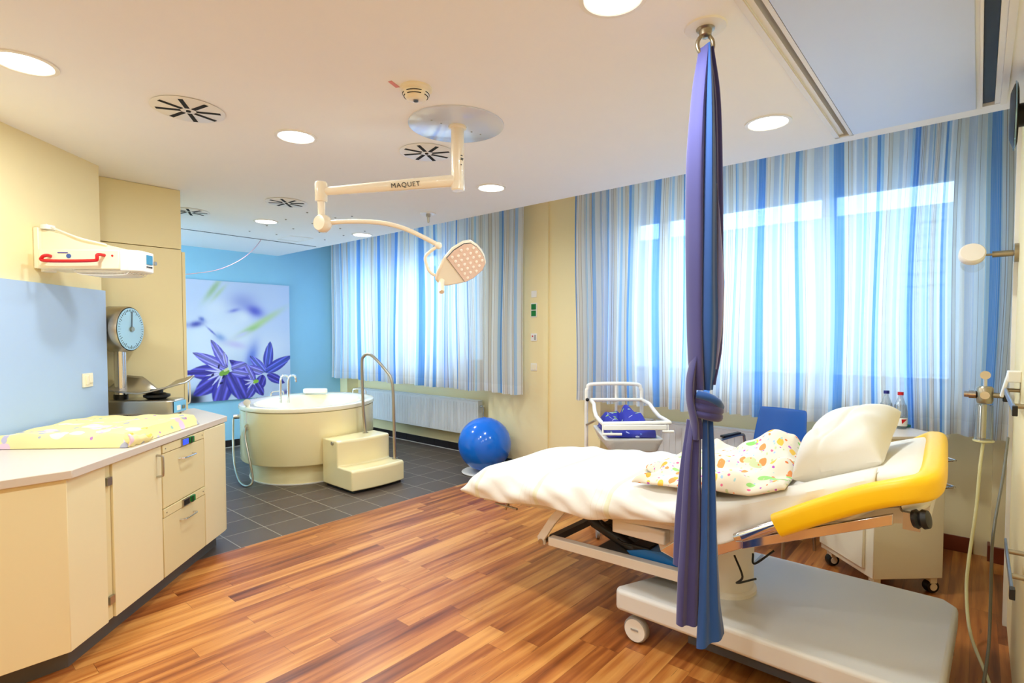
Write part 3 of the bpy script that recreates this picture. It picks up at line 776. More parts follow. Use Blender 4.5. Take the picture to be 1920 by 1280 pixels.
# ================================================================ EXERCISE BALL
r = thing('exercise_ball', 'large glossy blue exercise ball by the pillar', 'ball', (4.40, 4.205, .022))
M().ball((0, 0, .30), .30, 64).obj('ball_skin', ball_m, r, smooth=True)
M().cyl((0, 0, .598), (0, 0, .603), .012).obj('valve', ball_m, r, smooth=True)
tag(M().lathe([(0, 0), (.25, 0), (.262, .012), (.25, .02), (.16, .012), (.10, .016), (0, .016)], (4.40, 4.205, .001), n=48).obj('ball_dish', offwhite_m, smooth=True), 'flat white ring dish under the exercise ball', 'ball stand')

# ================================================================ PILLAR SWITCHES
def sw(name, label, z, w, h, parts, grp=None, y=3.79):
    r = thing(name, label, 'switch', (4.775, y, z))
    M().box((-.010, -w / 2, -h / 2), (0, w / 2, h / 2)).obj('plate', white_m, r, bevel=.002)
    for (nm, a, b, m_) in parts: M().box(a, b).obj(nm, m_, r, bevel=.002)
sw('wall_plate', 'blank white plate topmost on the cream pillar', 2.01, .075, .075, [])
sw('light_switch', 'double green rocker switch on the cream pillar', 1.83, .085, .16, [('rocker', (-.018, -.032, .006), (-.010, .032, .068), green_m), ('rocker', (-.018, -.032, -.068), (-.010, .032, -.006), green_m)])
sw('call_button', 'white call button plate with small red dot on the pillar', 1.525, .085, .085, [('button', (-.014, -.004 + .012, .004), (-.010, .012 + .012, .02), red_m), ('socket', (-.013, -.03, -.03), (-.010, -.008, .028), rail_m)])
sw('wall_plate', 'lowest white socket plate with round insert on the pillar', 1.19, .085, .085, [('insert', (-.016, -.03, -.03), (-.010, .03, .03), cream_m)])

# ================================================================ CEILING FIXTURES
LP = [((.417, 3.11), 'downlight at the left edge above the counter'), ((1.60, 3.05), 'glowing downlight above the middle of the room, between two vents'),
      ((3.184, .899), 'glowing downlight between the scarf and the ceiling track'), ((3.152, 2.937), 'glowing downlight right of the surgical lamp column'),
      ((2.573, 5.539), 'glowing downlight near the picture wall, left of the lamp arm'), ((3.637, 5.431), 'glowing downlight at the ceiling edge by the far curtain'),
      ((1.663, .976), 'glowing downlight cut by the top edge of the photo')]
r0 = None
for (x, y), lb in LP + [((.0, 1.0), None), ((-1.4, .9), None)]:
    if r0 is None:
        r0 = r = thing('downlight', 'round recessed ' + lb, 'ceiling light', (x, y, CZ), group='round recessed downlights')
        M().lathe([(.098, 0), (.118, 0), (.118, -.006), (.102, -.007), (.098, -.004)], n=48).obj('ring', white_m, r, smooth=True)
        M().lathe([(0, -.002), (.098, -.002), (.098, -.0035), (0, -.0035)], n=48).obj('diffuser', lamp_m, r)
    else:
        r = copy_tree(r0); r.location = (x, y, CZ)
        if lb: r['label'] = 'round recessed ' + lb
        else: r['label'] = 'recessed downlight behind the camera'
    if r is r0:
        ld = bpy.data.lights.new('lamp_light', 'AREA'); ld.shape = 'DISK'; ld.size = .19; ld.energy = LAMP_W; ld.color = LAMP_COL
        lo = bpy.data.objects.new('lamp_light', ld); COL.objects.link(lo); lo.parent = r; lo.location = (0, 0, -.012)
VP = [((1.049, 3.105), 'round swirl vent with eight black slots at the left'), ((2.275, 2.679), 'round swirl vent close behind the surgical lamp column'),
      ((2.321, 4.608), 'round swirl vent above the tub side, left of the lamp joint'), ((1.894, 5.633), 'round swirl vent half hidden by the tall cupboard')]
v0 = None
for i, ((x, y), lb) in enumerate(VP):
    if v0 is None:
        v0 = r = thing('ceiling_vent', lb, 'ceiling vent', (x, y, CZ), group='round swirl ceiling vents')
        M().lathe([(0, -.0005), (.165, -.0005), (.17, -.004), (.16, -.008), (0, -.008)], n=56).obj('face_plate', white_m, r, smooth=True)
        g = M()
        for k in range(8):
            a = 2 * PI * k / 8 + .2
            g.box((.035, -.007, -.0095), (.148, .015, -.0082), Matrix.Rotation(a, 3, 'Z'), (0, 0, 0))
        g.cyl((0, 0, -.008), (0, 0, -.013), .011, n=12)
        g.obj('slots', slot_m, r)
    else:
        r = copy_tree(v0); r.location = (x, y, CZ); r['label'] = lb; r.rotation_euler = (0, 0, i * .3)
r = thing('smoke_detector', 'white domed smoke detector on the ceiling', 'smoke detector', (1.66, 2.03, CZ))
M().lathe([(.075, 0), (.075, -.012), (.062, -.02), (.06, -.034), (.045, -.052), (.03, -.056), (0, -.056)], n=40).obj('housing', cream_m, r, smooth=True)
g = M()
for zz, rr in ((-.030, .0615), (-.041, .0555)):
    for k in range(4):
        a0 = k * PI / 2 + .12
        g.tube([(rr * math.cos(a0 + j * .12), rr * math.sin(a0 + j * .12), zz) for j in range(11)], .002, 5)
g.obj('vent_slits', slot_m, r)
M().cyl((0, 0, -.054), (0, 0, -.062), .012, n=16).obj('sensor', glass_m, r, smooth=True)
tag(M().box((1.535, 2.065, CZ - .002), (1.60, 2.085, CZ - .0003), rot('Z', 20)).obj('sticker', mat('pink_paper', (226, 150, 150), .7)), 'small pink sticker on the ceiling beside the smoke detector', 'sticker')
# eyelet near curtain
r = thing('ceiling_hook', 'small steel swivel hook on a white ceiling plate near the far curtain', 'hook', (3.417, 4.005, CZ))
M().lathe([(0, 0), (.075, 0), (.072, -.006), (0, -.007)], n=32).obj('plate', white_m, r, smooth=True)
M().lathe([(.022, -.007), (.022, -.03), (.013, -.035), (.013, -.075), (.008, -.09), (0, -.09)], n=20).obj('swivel', steel_m, r, smooth=True)
# star lights
s0 = None
for i, (x, y) in enumerate([(2.687, 6.188), (2.67, 5.736), (2.655, 5.288), (2.974, 6.149), (2.939, 5.688), (2.93, 5.267), (2.639, 4.838), (2.94, 4.845), (3.23, 5.656), (3.265, 5.287), (3.515, 5.625), (3.527, 5.215), (3.522, 6.047), (3.317, 4.798), (3.007, 4.658)]):
    if s0 is None:
        s0 = o = M().lathe([(0, 0), (.011, 0), (.008, -.006), (0, -.008)], n=12).obj('star_light', star_m, smooth=True)
    else: o = s0.copy(); COL.objects.link(o)
    o.location = (x, y, CZ - .0003)
    tag(o, 'tiny grey star light in the ceiling above the bathtub', 'star light', 'tiny star lights above the tub')
h = [(3.13, 6.45), (3.12, 6.11), (3.38, 6.06), (3.39, 6.43)]
hb = M()
for a_, b_ in zip(h, h[1:] + h[:1]): hb.tube([(*a_, CZ - .0015), (*b_, CZ - .0015)], .003, 4)
struct(hb.obj('trim_4', trim_m))
struct(M().box((1.2, 6.60, CZ - .004), (3.72, 6.618, CZ + .0)).obj('trim_5', cardb_m))
tag(M().tube(smoothpath([(3.005, 6.60, CZ - .004), (2.72, 6.2, 2.50), (2.42, 5.85, 2.32), (2.05, 5.45, 2.16), (1.62, 5.06, 2.05)]), .003, 6).obj('pull_cord', mat('pink_cord', (196, 140, 150), .6), smooth=True), 'thin pink pull cord hanging from the ceiling to the tall cupboard', 'cord')

# ================================================================ SURGICAL LAMP
r = thing('surgical_lamp', 'ceiling-mounted articulated surgical lamp with LED head', 'surgical lamp', (0, 0, 0))
M().lathe([(0, 0), (.262, 0), (.262, -.006), (.256, -.009), (0, -.009)], (2.09, 2.21, CZ - .0003), n=72).obj('ceiling_plate', mat('bluish_white_cover', (214, 222, 240), .12, vary=.01, coat=.6), r, smooth=True)
sc = M()
for (x, y) in ((1.943, 2.247), (2.006, 2.241), (2.201, 2.203), (2.263, 2.192)): sc.cyl((x, y, CZ - .009), (x, y, CZ - .012), .005, n=10)
sc.obj('screws', steel_m, r)
lampc = mat('lamp_cream_metal', (244, 234, 214), .25, vary=.01, coat=.4)
M().lathe([(.05, 0), (.05, -.01), (.036, -.014), (.036, -.30), (.0355, -.302), (.036, -.304), (.036, -.345), (.03, -.352), (0, -.352)], (2.097, 2.208, CZ - .009), n=32).obj('column', lampc, r, smooth=True)
mk = M()
for q, (dz, w_) in enumerate(((-.175, .02), (-.19, .03), (-.197, .025), (-.225, .01))): mk.box((2.097 - .010, 2.208 - .0375, CZ + dz - .003), (2.097 - .010 + w_ * .6, 2.208 - .034, CZ + dz + .002))
mk.obj('column_label', ink_m, r)
Aa, Ab = Vector((2.085, 2.222, 2.405)), Vector((1.602, 2.782, 2.345))
M().tube([Aa, Aa.lerp(Ab, .35), Ab], [.034, .031, .022], 20).obj('upper_arm', lampc, r, smooth=True)
cu = bpy.data.curves.new('lettering', 'FONT'); cu.body = 'MAQUET'; cu.size = .036; cu.extrude = .0008; cu.align_x = 'CENTER'; cu.align_y = 'CENTER'; cu.space_character = 1.15
cu.materials.append(ink_m)
_t = bpy.data.objects.new('lettering_curve', cu); COL.objects.link(_t)
bpy.context.view_layer.update()
_m = bpy.data.meshes.new_from_object(_t.evaluated_get(bpy.context.evaluated_depsgraph_get()))
bpy.data.objects.remove(_t)
to = bpy.data.objects.new('lettering', _m); COL.objects.link(to); to.parent = r
xd = (Aa - Ab).normalized(); cen = Aa.lerp(Ab, .36); back = (Vector((0, 0, 1.55)) - cen); back = (back - xd * back.dot(xd)).normalized(); up = back.cross(xd)
to.matrix_world = Matrix(((xd.x, up.x, back.x, 0), (xd.y, up.y, back.y, 0), (xd.z, up.z, back.z, 0), (0, 0, 0, 1)))
to.location = cen + back * .0325
M().lathe([(0, -.055), (.03, -.055), (.034, -.05), (.034, .045), (.03, .052), (0, .052)], (1.602, 2.782, 2.345), n=28).obj('arm_joint', lampc, r, smooth=True)
M().cyl((1.602, 2.782, 2.295), (1.602, 2.782, 2.17), .021, .019, 20).obj('drop_tube', lampc, r, smooth=True)
Cj = Vector((1.606, 2.777, 2.17))
M().lathe([(0, -.035), (.04, -.03), (.05, -.015), (.05, .015), (.04, .03), (0, .035)], Cj, tuple(-(Fv * .9 + Lv * .4)), 32).obj('spring_joint', lampc, r, smooth=True)
M().tube(smoothpath([Cj, (1.68, 2.69, 2.18), (1.77, 2.586, 2.18), (1.84, 2.505, 2.168), (1.906, 2.429, 2.14), (1.97, 2.355, 2.095), (2.026, 2.29, 2.05)], 6), .013, 12).obj('spring_arm', lampc, r, smooth=True)
M().ball((2.026, 2.29, 2.048), .02).obj('yoke_joint', lampc, r, smooth=True)
M().tube(smoothpath([(2.026, 2.29, 2.048), (1.992, 2.33, 2.01), (1.978, 2.345, 1.98), (1.985, 2.337, 1.93), (2.0, 2.32, 1.895), (2.035, 2.28, 1.868)], 6), .009, 10).obj('yoke', lampc, r, smooth=True)
Z = Vector((0, 0, 1)); u_ = (Lv * .80 + Z * .60).normalized(); p_ = (Lv * .60 - Z * .80); n_ = (-Fv * .72 + p_ * .69).normalized(); w_ = n_.cross(u_).normalized()
O_ = Vector((2.035, 2.28, 1.85))
MT = Matrix(((u_.x, w_.x, n_.x, O_.x), (u_.y, w_.y, n_.y, O_.y), (u_.z, w_.z, n_.z, O_.z), (0, 0, 0, 1)))
outl = [(-.02, -.035), (.02, -.075), (.09, -.125), (.16, -.148), (.23, -.138), (.268, -.11), (.285, -.05), (.288, 0), (.285, .05), (.268, .11), (.23, .138), (.16, .148), (.09, .125), (.02, .075), (-.02, .035)]
outl = [(x, y * .82) for x, y in outl]
hd = M().prism(outl, -.028, .0, MT).obj('lamp_head', lampc, r, bevel=.012, seg=3)
il = [(x, y * .82) for x, y in [(.105, -.122), (.16, -.136), (.225, -.128), (.257, -.10), (.272, -.05), (.275, 0), (.272, .05), (.257, .10), (.225, .128), (.16, .136), (.105, .122)]]
M().prism([(x * 1.02 - .004, y * 1.03) for x, y in il], .0, .003, MT).obj('lens_rim', cardb_m, hd)
M().prism(il, .003, .006, MT).obj('lens', pink_m, hd)
ld = M()
for i in range(5):
    for j in range(6):
        x = .13 + i * .031; y = (j - 2.5) * .034 + (.017 if i % 2 else 0)
        if abs(y) < .098 - max(0, x - .2) * .5: ld.lathe([(.009, 0), (.007, .003), (0, .004)], MT @ Vector((x, y, .006)), tuple(n_), 10)
ld.obj('led_lenses', mat('led_glint', (255, 248, 240), .1, emit=.0), hd, smooth=True)
M().tube([MT @ Vector((.005, 0, .0)), MT @ Vector((-.01, 0, .03)), MT @ Vector((-.03, .0, .085))], [.017, .016, .014], 16).obj('sterile_handle', lampc, r, smooth=True)

# ================================================================ HANGING SCARF
r = thing('ceiling_hook', 'round white ceiling plate with steel ring holding the blue scarf', 'hook', (2.05, .806, CZ))
M().lathe([(.032, 0), (.078, 0), (.074, -.006), (.03, -.008)], n=40).obj('plate', white_m, r, smooth=True)
M().lathe([(.034, .0), (.034, -.01), (.024, -.014), (.022, -.032), (.012, -.04), (0, -.04)], n=24).obj('swivel', nickel_m, r, smooth=True)
M().tube([(.653 * .030 * math.cos(a), -.757 * .030 * math.cos(a), -.066 + .036 * math.sin(a)) for a in [2 * PI * k / 28 for k in range(28)]], .0075, 10, closed=True).obj('ring', nickel_m, r, smooth=True)
sc = thing('hanging_scarf', 'long violet and blue cloth scarf knotted halfway, hung from the ceiling', 'scarf', (2.05, .80, 0))
def strand(path, widths, thick, folds, seed, nm, m_, hem=0):
    """path: (lateral, depth, z); widths: half-widths; a folded band with pleats that run its length"""
    P = smoothpath([Vector(p) for p in path], 8)
    Wd = [lerpt([(i / (len(widths) - 1), w) for i, w in enumerate(widths)], k / (len(P) - 1)) for k in range(len(P))]
    n = 40; mm = M(); vs = []
    for k, p in enumerate(P):
        for j in range(n):
            a = 2 * PI * j / n; c_, s_ = math.cos(a), math.sin(a)
            pl = 1 + .30 * math.sin(folds * .5 // 1 * a + seed + k * .03) + .05 * math.sin((folds + 2) * a + seed * 2 - k * .02)
            lat = p.x + c_ * Wd[k] * (1 + .05 * math.sin(3 * a + seed)); dep = p.y + s_ * thick * (Wd[k] / max(widths)) ** .5 * pl - .009 * math.sin(folds * c_ * 1.1 + seed + k * .02)
            v = Lv * lat + Fv * dep; vs.append((v.x, v.y, p.z))
    K = len(P)
    if hem:
        for i in range(K):
            f_ = max(0, (i - K * .72) / (K * .28))
            for j in range(n):
                q = vs[i * n + j]; lt = (Vector((q[0], q[1], 0)).dot(Lv) - P[i].x) / Wd[i]
                vs[i * n + j] = (q[0], q[1], q[2] + hem * lt * f_ ** 2)
    fs = [(i * n + j, i * n + (j + 1) % n, (i + 1) * n + (j + 1) % n, (i + 1) * n + j) for i in range(K - 1) for j in range(n)] + [tuple(range(n)), tuple(range((K - 1) * n, K * n))]
    mm.add(vs, fs); return mm.obj(nm, m_, sc, smooth=True)
# lateral positions about the hook's plumb line
strand([(-.008, 0, 2.63), (-.026, .0, 2.45), (-.036, 0, 2.2), (-.035, 0, 1.9), (-.031, 0, 1.6), (-.025, .0, 1.45), (-.012, .01, 1.34)], [.020, .028, .035, .035, .031, .030, .024], .032, 3, 1, 'violet_strand', scarfA_m)
strand([(.0, -.008, 2.635), (.005, -.02, 2.4), (.008, -.022, 2.1), (.010, -.022, 1.8), (.014, -.02, 1.6), (.016, -.015, 1.45), (.02, 0, 1.34)], [.014, .020, .026, .030, .034, .028, .018], .026, 3, 2, 'blue_strand', scarfB_m)
strand([(.008, .008, 2.63), (.034, .01, 2.45), (.045, .012, 2.2), (.050, .012, 1.9), (.052, .012, 1.7), (.045, .01, 1.5), (.03, .01, 1.36)], [.016, .018, .020, .022, .026, .028, .02], .028, 4, 4, 'violet_strand', scarfA_m)
strand([(.036, -.006, 2.12), (.044, -.012, 1.95), (.052, -.014, 1.75), (.05, -.01, 1.58), (.04, 0, 1.42)], [.003, .012, .022, .020, .012], .022, 3, 7, 'lilac_strand', scarfC_m)
# loop beside the knot, knot, tails
strand([(-.03, 0, 1.47), (-.045, .0, 1.38), (-.042, .005, 1.30), (-.025, .005, 1.22), (-.02, .01, 1.15)], [.016, .019, .020, .022, .024], .028, 3, 3, 'violet_loop', scarfD_m)
def Wp(l, d, z): v = Lv * l + Fv * d; return (v.x, v.y, z)
kn = M()
for dz, rr, tilt in ((.02, .020, .25), (-.005, .022, .22), (-.03, .020, .18)):
    pts = []
    for k in range(24):
        a = 2 * PI * k / 24; l = .018 + .038 * math.cos(a); pts.append(Wp(l, .040 * math.sin(a), 1.275 + dz + (l - .018) * -tilt * 1.2))
    kn.tube(pts, rr, 12, closed=True)
kn.obj('knot', scarfD_m, sc, smooth=True)
M().tube(smoothpath([Wp(-.03, -.03, 1.325), Wp(0, -.052, 1.318), Wp(.035, -.05, 1.30), Wp(.062, -.015, 1.275)], 6), .016, 12).obj('knot_band', scarfB_m, sc, smooth=True)
strand([(-.02, .01, 1.25), (-.03, .012, 1.05), (-.032, .012, .8), (-.036, .012, .6), (-.038, .012, .42)], [.022, .034, .044, .050, .052], .028, 5, 6, 'violet_tail', scarfD_m)
strand([(-.03, .03, 1.22), (-.05, .035, 1.0), (-.062, .038, .8), (-.066, .04, .64)], [.018, .025, .028, .028], .018, 4, 9, 'violet_tail', scarfD_m)
strand([(.02, -.005, 1.25), (.026, -.008, 1.05), (.030, -.01, .8), (.034, -.012, .55), (.040, -.014, .365)], [.020, .026, .032, .042, .056], .018, 5, 5, 'blue_tail', scarfB_m, .035)


# ================================================================ DELIVERY BED
bed = thing('delivery_bed', 'adjustable delivery bed with yellow padded head rail on a white wheeled base', 'bed', (0, 0, 0))
XF, XR = 2.40, 3.30
ZT = [(2.42, .672), (2.1, .708), (1.4, .762), (.98, .79), (.9, .812), (.12, 1.085), (.08, 1.09)]
def ztop(y): return lerpt(ZT, y)
# base
poly = [(2.40, .07), (3.30, .045), (3.37, .10), (3.37, .98), (3.30, 1.22), (2.66, 1.30), (2.44, 1.39), (2.40, 1.37)]
M().prism(poly, .15, .258).obj('base', basegrey_m, bed, bevel=.02, seg=4)
M().box((2.42, .12, .11), (3.32, 1.0, .15)).obj('base_underside', cardb_m, bed)
M().box((3.0, .93, .2585), (3.34, .942, .262)).obj('base_seam', rail_m, bed)
M().box((2.396, .93, .155), (2.399, .935, .25)).obj('base_seam', rail_m, bed)
M().lathe([(.165, .258), (.165, .275), (.15, .285), (.15, .54), (.14, .55), (0, .55)], (2.80, .98, 0), n=48).obj('column', offwhite_m, bed, smooth=True)
M().prism([(x + 2.82, y + 1.0) for x, y in rounded(.30, .34, .1)], .55, .60).obj('column_head', cardb_m, bed, bevel=.01)
def castor(x, y, rr, w, parent, hub=white_m, tyre=None, top=.15, side=-1):
    t_ = M().lathe([(rr * .5, -w / 2), (rr * .93, -w / 2), (rr, -w / 3), (rr, w / 3), (rr * .93, w / 2), (rr * .5, w / 2)], (x, y, rr), (1, 0, 0), 32).obj('castor', tyre or rail_m, parent, smooth=True)
    M().lathe([(0, -w / 2 - .004), (rr * .86, -w / 2 - .004), (rr * .86, w / 2 + .004), (0, w / 2 + .004)], (x, y, rr), (1, 0, 0), 32).obj('hub', hub, t_)
    M().box((x - w / 2 - .008, y - .02, rr), (x - w / 2 - .0045, y + .02, rr + .008)).obj('hub_clip', rail_m, t_)
    M().cyl((x + w * .9, y, rr), (x + w * .9, y, top), .012).obj('fork', offwhite_m, t_, smooth=True)
for (x, y) in ((2.45, 1.28), (3.28, 1.12), (2.48, .15), (3.28, .15)): castor(x, y, .064, .04, bed)
# lower frame
for x, nm in ((2.50, 'side_beam'), (3.17, 'side_beam')):
    mm = M(); mm.add([(x, 1.88, .322), (x + .05, 1.88, .322), (x + .05, 1.88, .372), (x, 1.88, .372), (x, .98, .345), (x + .05, .98, .345), (x + .05, .98, .40), (x, .98, .40)], [(0, 1, 2, 3), (4, 7, 6, 5), (0, 4, 5, 1), (1, 5, 6, 2), (2, 6, 7, 3), (3, 7, 4, 0)])
    mm.obj(nm, offwhite_m, bed, bevel=.004)
    M().cyl((x - .012, 1.925, .335), (x + .05, 1.925, .335), .018).obj('pivot_bolt', steel_m, bed, smooth=True)
    lk = M().prism([(1.90, .322), (1.945, .325), (1.955, .36), (1.86, .50), (1.80, .565), (1.74, .575), (1.77, .53), (1.83, .46), (1.905, .35)], x - .008, x + .012, Matrix(((0, 0, 1, 0), (1, 0, 0, 0), (0, 1, 0, 0), (0, 0, 0, 1))))
    lk.obj('lift_link', offwhite_m, bed, bevel=.003)
M().box((2.54, 1.86, .33), (3.18, 1.9, .37)).box((2.54, 1.1, .35), (3.18, 1.6, .36)).obj('cross_member', cardb_m, bed)
M().box((2.9, 1.3, .42), (3.16, 1.82, .425), rot('X', 12)).obj('under_tray', cardb_m, bed)
M().prism([(1.0, .395), (1.36, .37), (1.40, .40), (1.30, .43), (1.05, .46)], 2.56, 3.0, Matrix(((0, 0, 1, 0), (1, 0, 0, 0), (0, 1, 0, 0), (0, 0, 0, 1)))).obj('blue_cover', bluecloth_m, bed)
# actuator
M().cyl((2.58, 1.76, .555), (2.6, 1.34, .39), .018).obj('actuator_rod', black_m, bed, smooth=True)
M().cyl((2.585, 1.62, .50), (2.6, 1.36, .398), .032).obj('actuator_body', black_m, bed, smooth=True)
M().box((2.57, 1.27, .375), (2.68, 1.38, .44)).obj('actuator_motor', black_m, bed, bevel=.01)
M().tube(smoothpath([(2.58, 1.6, .54), (2.57, 1.55, .50), (2.6, 1.5, .47), (2.56, 1.44, .44), (2.58, 1.36, .43)]), .006, 8).tube(smoothpath([(2.62, 1.7, .58), (2.60, 1.56, .53), (2.62, 1.4, .56), (2.66, 1.3, .5)]), .006, 8).obj('cable', black_m, bed, smooth=True)
M().tube(smoothpath([(2.62, .86, .50), (2.55, .80, .44), (2.60, .84, .38), (2.75, .80, .36)]), .005, 8).tube(smoothpath([(2.7, .80, .50), (2.66, .78, .47), (2.75, .72, .52)]), .005, 8).obj('cable', black_m, bed, smooth=True)
M().box((2.60, 1.44, .43), (2.72, 1.58, .50)).obj('control_box', black_m, bed, bevel=.01)
# deck: seat pan and foot frame
for x_ in (2.44, 3.2): M().box((x_, 1.13, .53), (x_ + .06, 1.42, .60)).obj('deck_side_plate', offwhite_m, bed, bevel=.006)
M().prism([(.98, .50), (1.10, .45), (1.18, .47), (1.20, .53), (1.2, .60), (.98, .60)], 2.50, 3.2, Matrix(((0, 0, 1, 0), (1, 0, 0, 0), (0, 1, 0, 0), (0, 0, 0, 1)))).obj('seat_pan', offwhite_m, bed, bevel=.006)
def slabfn(y0, y1, dz0, dz1, xa, xb, n=14, wob=0):
    m = M()
    vs = []
    for i in range(n + 1):
        y = y0 + (y1 - y0) * i / n; zt_ = ztop(y) - .012
        for (x, z) in ((xa, zt_ + dz0), (xb, zt_ + dz0), (xb, zt_ + dz1), (xa, zt_ + dz1)): vs.append((x, y, z))
    fs = [(i * 4 + j, i * 4 + (j + 1) % 4, (i + 1) * 4 + (j + 1) % 4, (i + 1) * 4 + j) for i in range(n) for j in range(4)] + [(0, 1, 2, 3), (n * 4, n * 4 + 3, n * 4 + 2, n * 4 + 1)]
    return m.add(vs, fs)
slabfn(2.34, .95, -.155, -.125, 2.44, 3.26).obj('foot_deck', offwhite_m, bed)
slabfn(.93, .12, -.20, -.14, 2.44, 3.26).obj('back_deck', offwhite_m, bed)
def mattress():
    m = M(); n = 60; prof = []
    w, h = .92, .125
    for cx, cz, a0 in ((w / 2 - .035, h / 2 - .035, 0), (-w / 2 + .035, h / 2 - .035, 90), (-w / 2 + .02, -h / 2 + .02, 180), (w / 2 - .02, -h / 2 + .02, 270)):
        rr = .035 if a0 < 180 else .02
        for k in range(5):
            a = math.radians(a0 + 90 * k / 4); prof.append((cx + math.cos(a) * rr, cz + math.sin(a) * rr))
    # add points across the flat faces
    vs = []; K = len(prof)
    for i in range(n + 1):
        y = 2.33 - (2.33 - .15) * i / n; zc = ztop(y) - h / 2 - .012
        e = min(1, min(i, n - i) / 2 + .75)
        for j, (x, z) in enumerate(prof):
            wv = .004 * math.sin(y * 30 + j) * (1 if y < 1 else .4)
            vs.append((2.85 + x * (1 + wv), y, zc + z * e))
    fs = [(i * K + j, i * K + (j + 1) % K, (i + 1) * K + (j + 1) % K, (i + 1) * K + j) for i in range(n) for j in range(K)] + [tuple(range(K)), tuple(range(n * K, (n + 1) * K))]
    return m.add(vs, fs)
mt = mattress().obj('mattress', sheet_m, bed, smooth=True)
# sheet hanging loosely over the front edge at the back section
m = M()
def drape(a, b):
    y = 1.02 - .74 * a; z0 = ztop(y)
    sag = .185 - .05 * a + .02 * math.sin(a * 9)
    z = z0 - sag * b
    x = 2.386 - .022 * math.sin(PI * min(1, b * .7)) - .013 * math.sin(a * 21 + b * 6 + 2 * math.sin(a * 8)) * b - .008 * math.sin(a * 11 - b * 7) * b
    return (x + (.06 * (1 - b / .15) if b < .15 else 0), y, z - (.0 if b >= .15 else -.004))
m.grid(drape, 60, 18); m.obj('sheet_drape', sheet_m, mt, smooth=True, solid=.004)
# yellow rail
def railz(y): return ztop(y) - .035
path = [(2.345, .60, .782), (2.34, .45, .872), (2.335, .30, .955), (2.34, .19, 1.0), (2.375, .13, 1.02), (2.50, .115, 1.035), (2.85, .125, 1.05), (3.2, .14, 1.05), (3.30, .165, 1.03), (3.34, .22, .99), (3.345, .30, .93), (3.34, .45, .85), (3.34, .6, .76)]
def flatrail(path, w, h):
    P = smoothpath(path, 6); m = M(); vs = []; prof = rounded(w, h, .028, 4); K = len(prof)
    for i, p in enumerate(P):
        d = (P[min(i + 1, len(P) - 1)] - P[max(0, i - 1)]).normalized()
        s_ = Vector((d.y, -d.x, 0)).normalized(); u = s_.cross(d)
        if u.z < 0: u = -u
        for a, b in prof: vs.append(p + s_ * a + u * b)
    n = len(P)
    return m.add(vs, [(i * K + j, i * K + (j + 1) % K, (i + 1) * K + (j + 1) % K, (i + 1) * K + j) for i in range(n - 1) for j in range(K)] + [tuple(range(K)), tuple(range((n - 1) * K, n * K))])
flatrail(path, .078, .092).obj('padded_rail', yellow_m, bed, smooth=True)
P = [Vector(p) - Vector((0, 0, .058)) for p in path[3:10]]
P = [Vector((p.x + (.02 if p.x < 2.6 else (-.02 if p.x > 3.1 else 0)), p.y + .012, p.z)) for p in P]
flatrail(P, .03, .05).obj('rail_undershell', white_m, bed, smooth=True)
for x in (2.352, 3.35):
    M().cyl((x, .74, .70), (x, .595, .782), .025).cyl((x, .77, .685), (x, .735, .703), .018, .025).obj('rail_tube', chrome_m, bed, smooth=True)
    mm = M(); mm.add([(x - .006, .74, .645), (x + .012, .74, .645), (x + .012, .74, .685), (x - .006, .74, .685), (x - .006, .22, .868), (x + .012, .22, .868), (x + .012, .22, .908), (x - .006, .22, .908)], [(0, 1, 2, 3), (4, 7, 6, 5), (0, 4, 5, 1), (1, 5, 6, 2), (2, 6, 7, 3), (3, 7, 4, 0)])
    mm.obj('equipment_rail', chrome_m, bed, bevel=.002)
M().prism([(1.13, .526), (.995, .640), (.713, .70), (.737, .64), (.845, .578), (.995, .488)], 2.385, 2.43, Matrix(((0, 0, 1, 0), (1, 0, 0, 0), (0, 1, 0, 0), (0, 0, 0, 1)))).obj('hip_plate', chrome_m, bed, bevel=.004)
k_ = M().lathe([(0, 0), (.03, 0), (.034, .012), (.026, .02), (.034, .03), (.03, .045), (0, .05)], (2.345, .16, .905), (-.2, -.9, .2), 24).obj('adjust_knob', black_m, bed, smooth=True)
M().box((2.335, .14, .865), (2.36, .19, .925)).obj('knob_bracket', steel_m, bed)
M().cyl((2.42, 2.22, .52), (2.42, 2.05, .52), .007).cyl((2.42, 2.12, .52), (2.46, 2.15, .54), .008).cyl((2.42, 2.14, .50), (2.42, 2.12, .55), .007).obj('foot_lever', steel_m, bed, smooth=True)

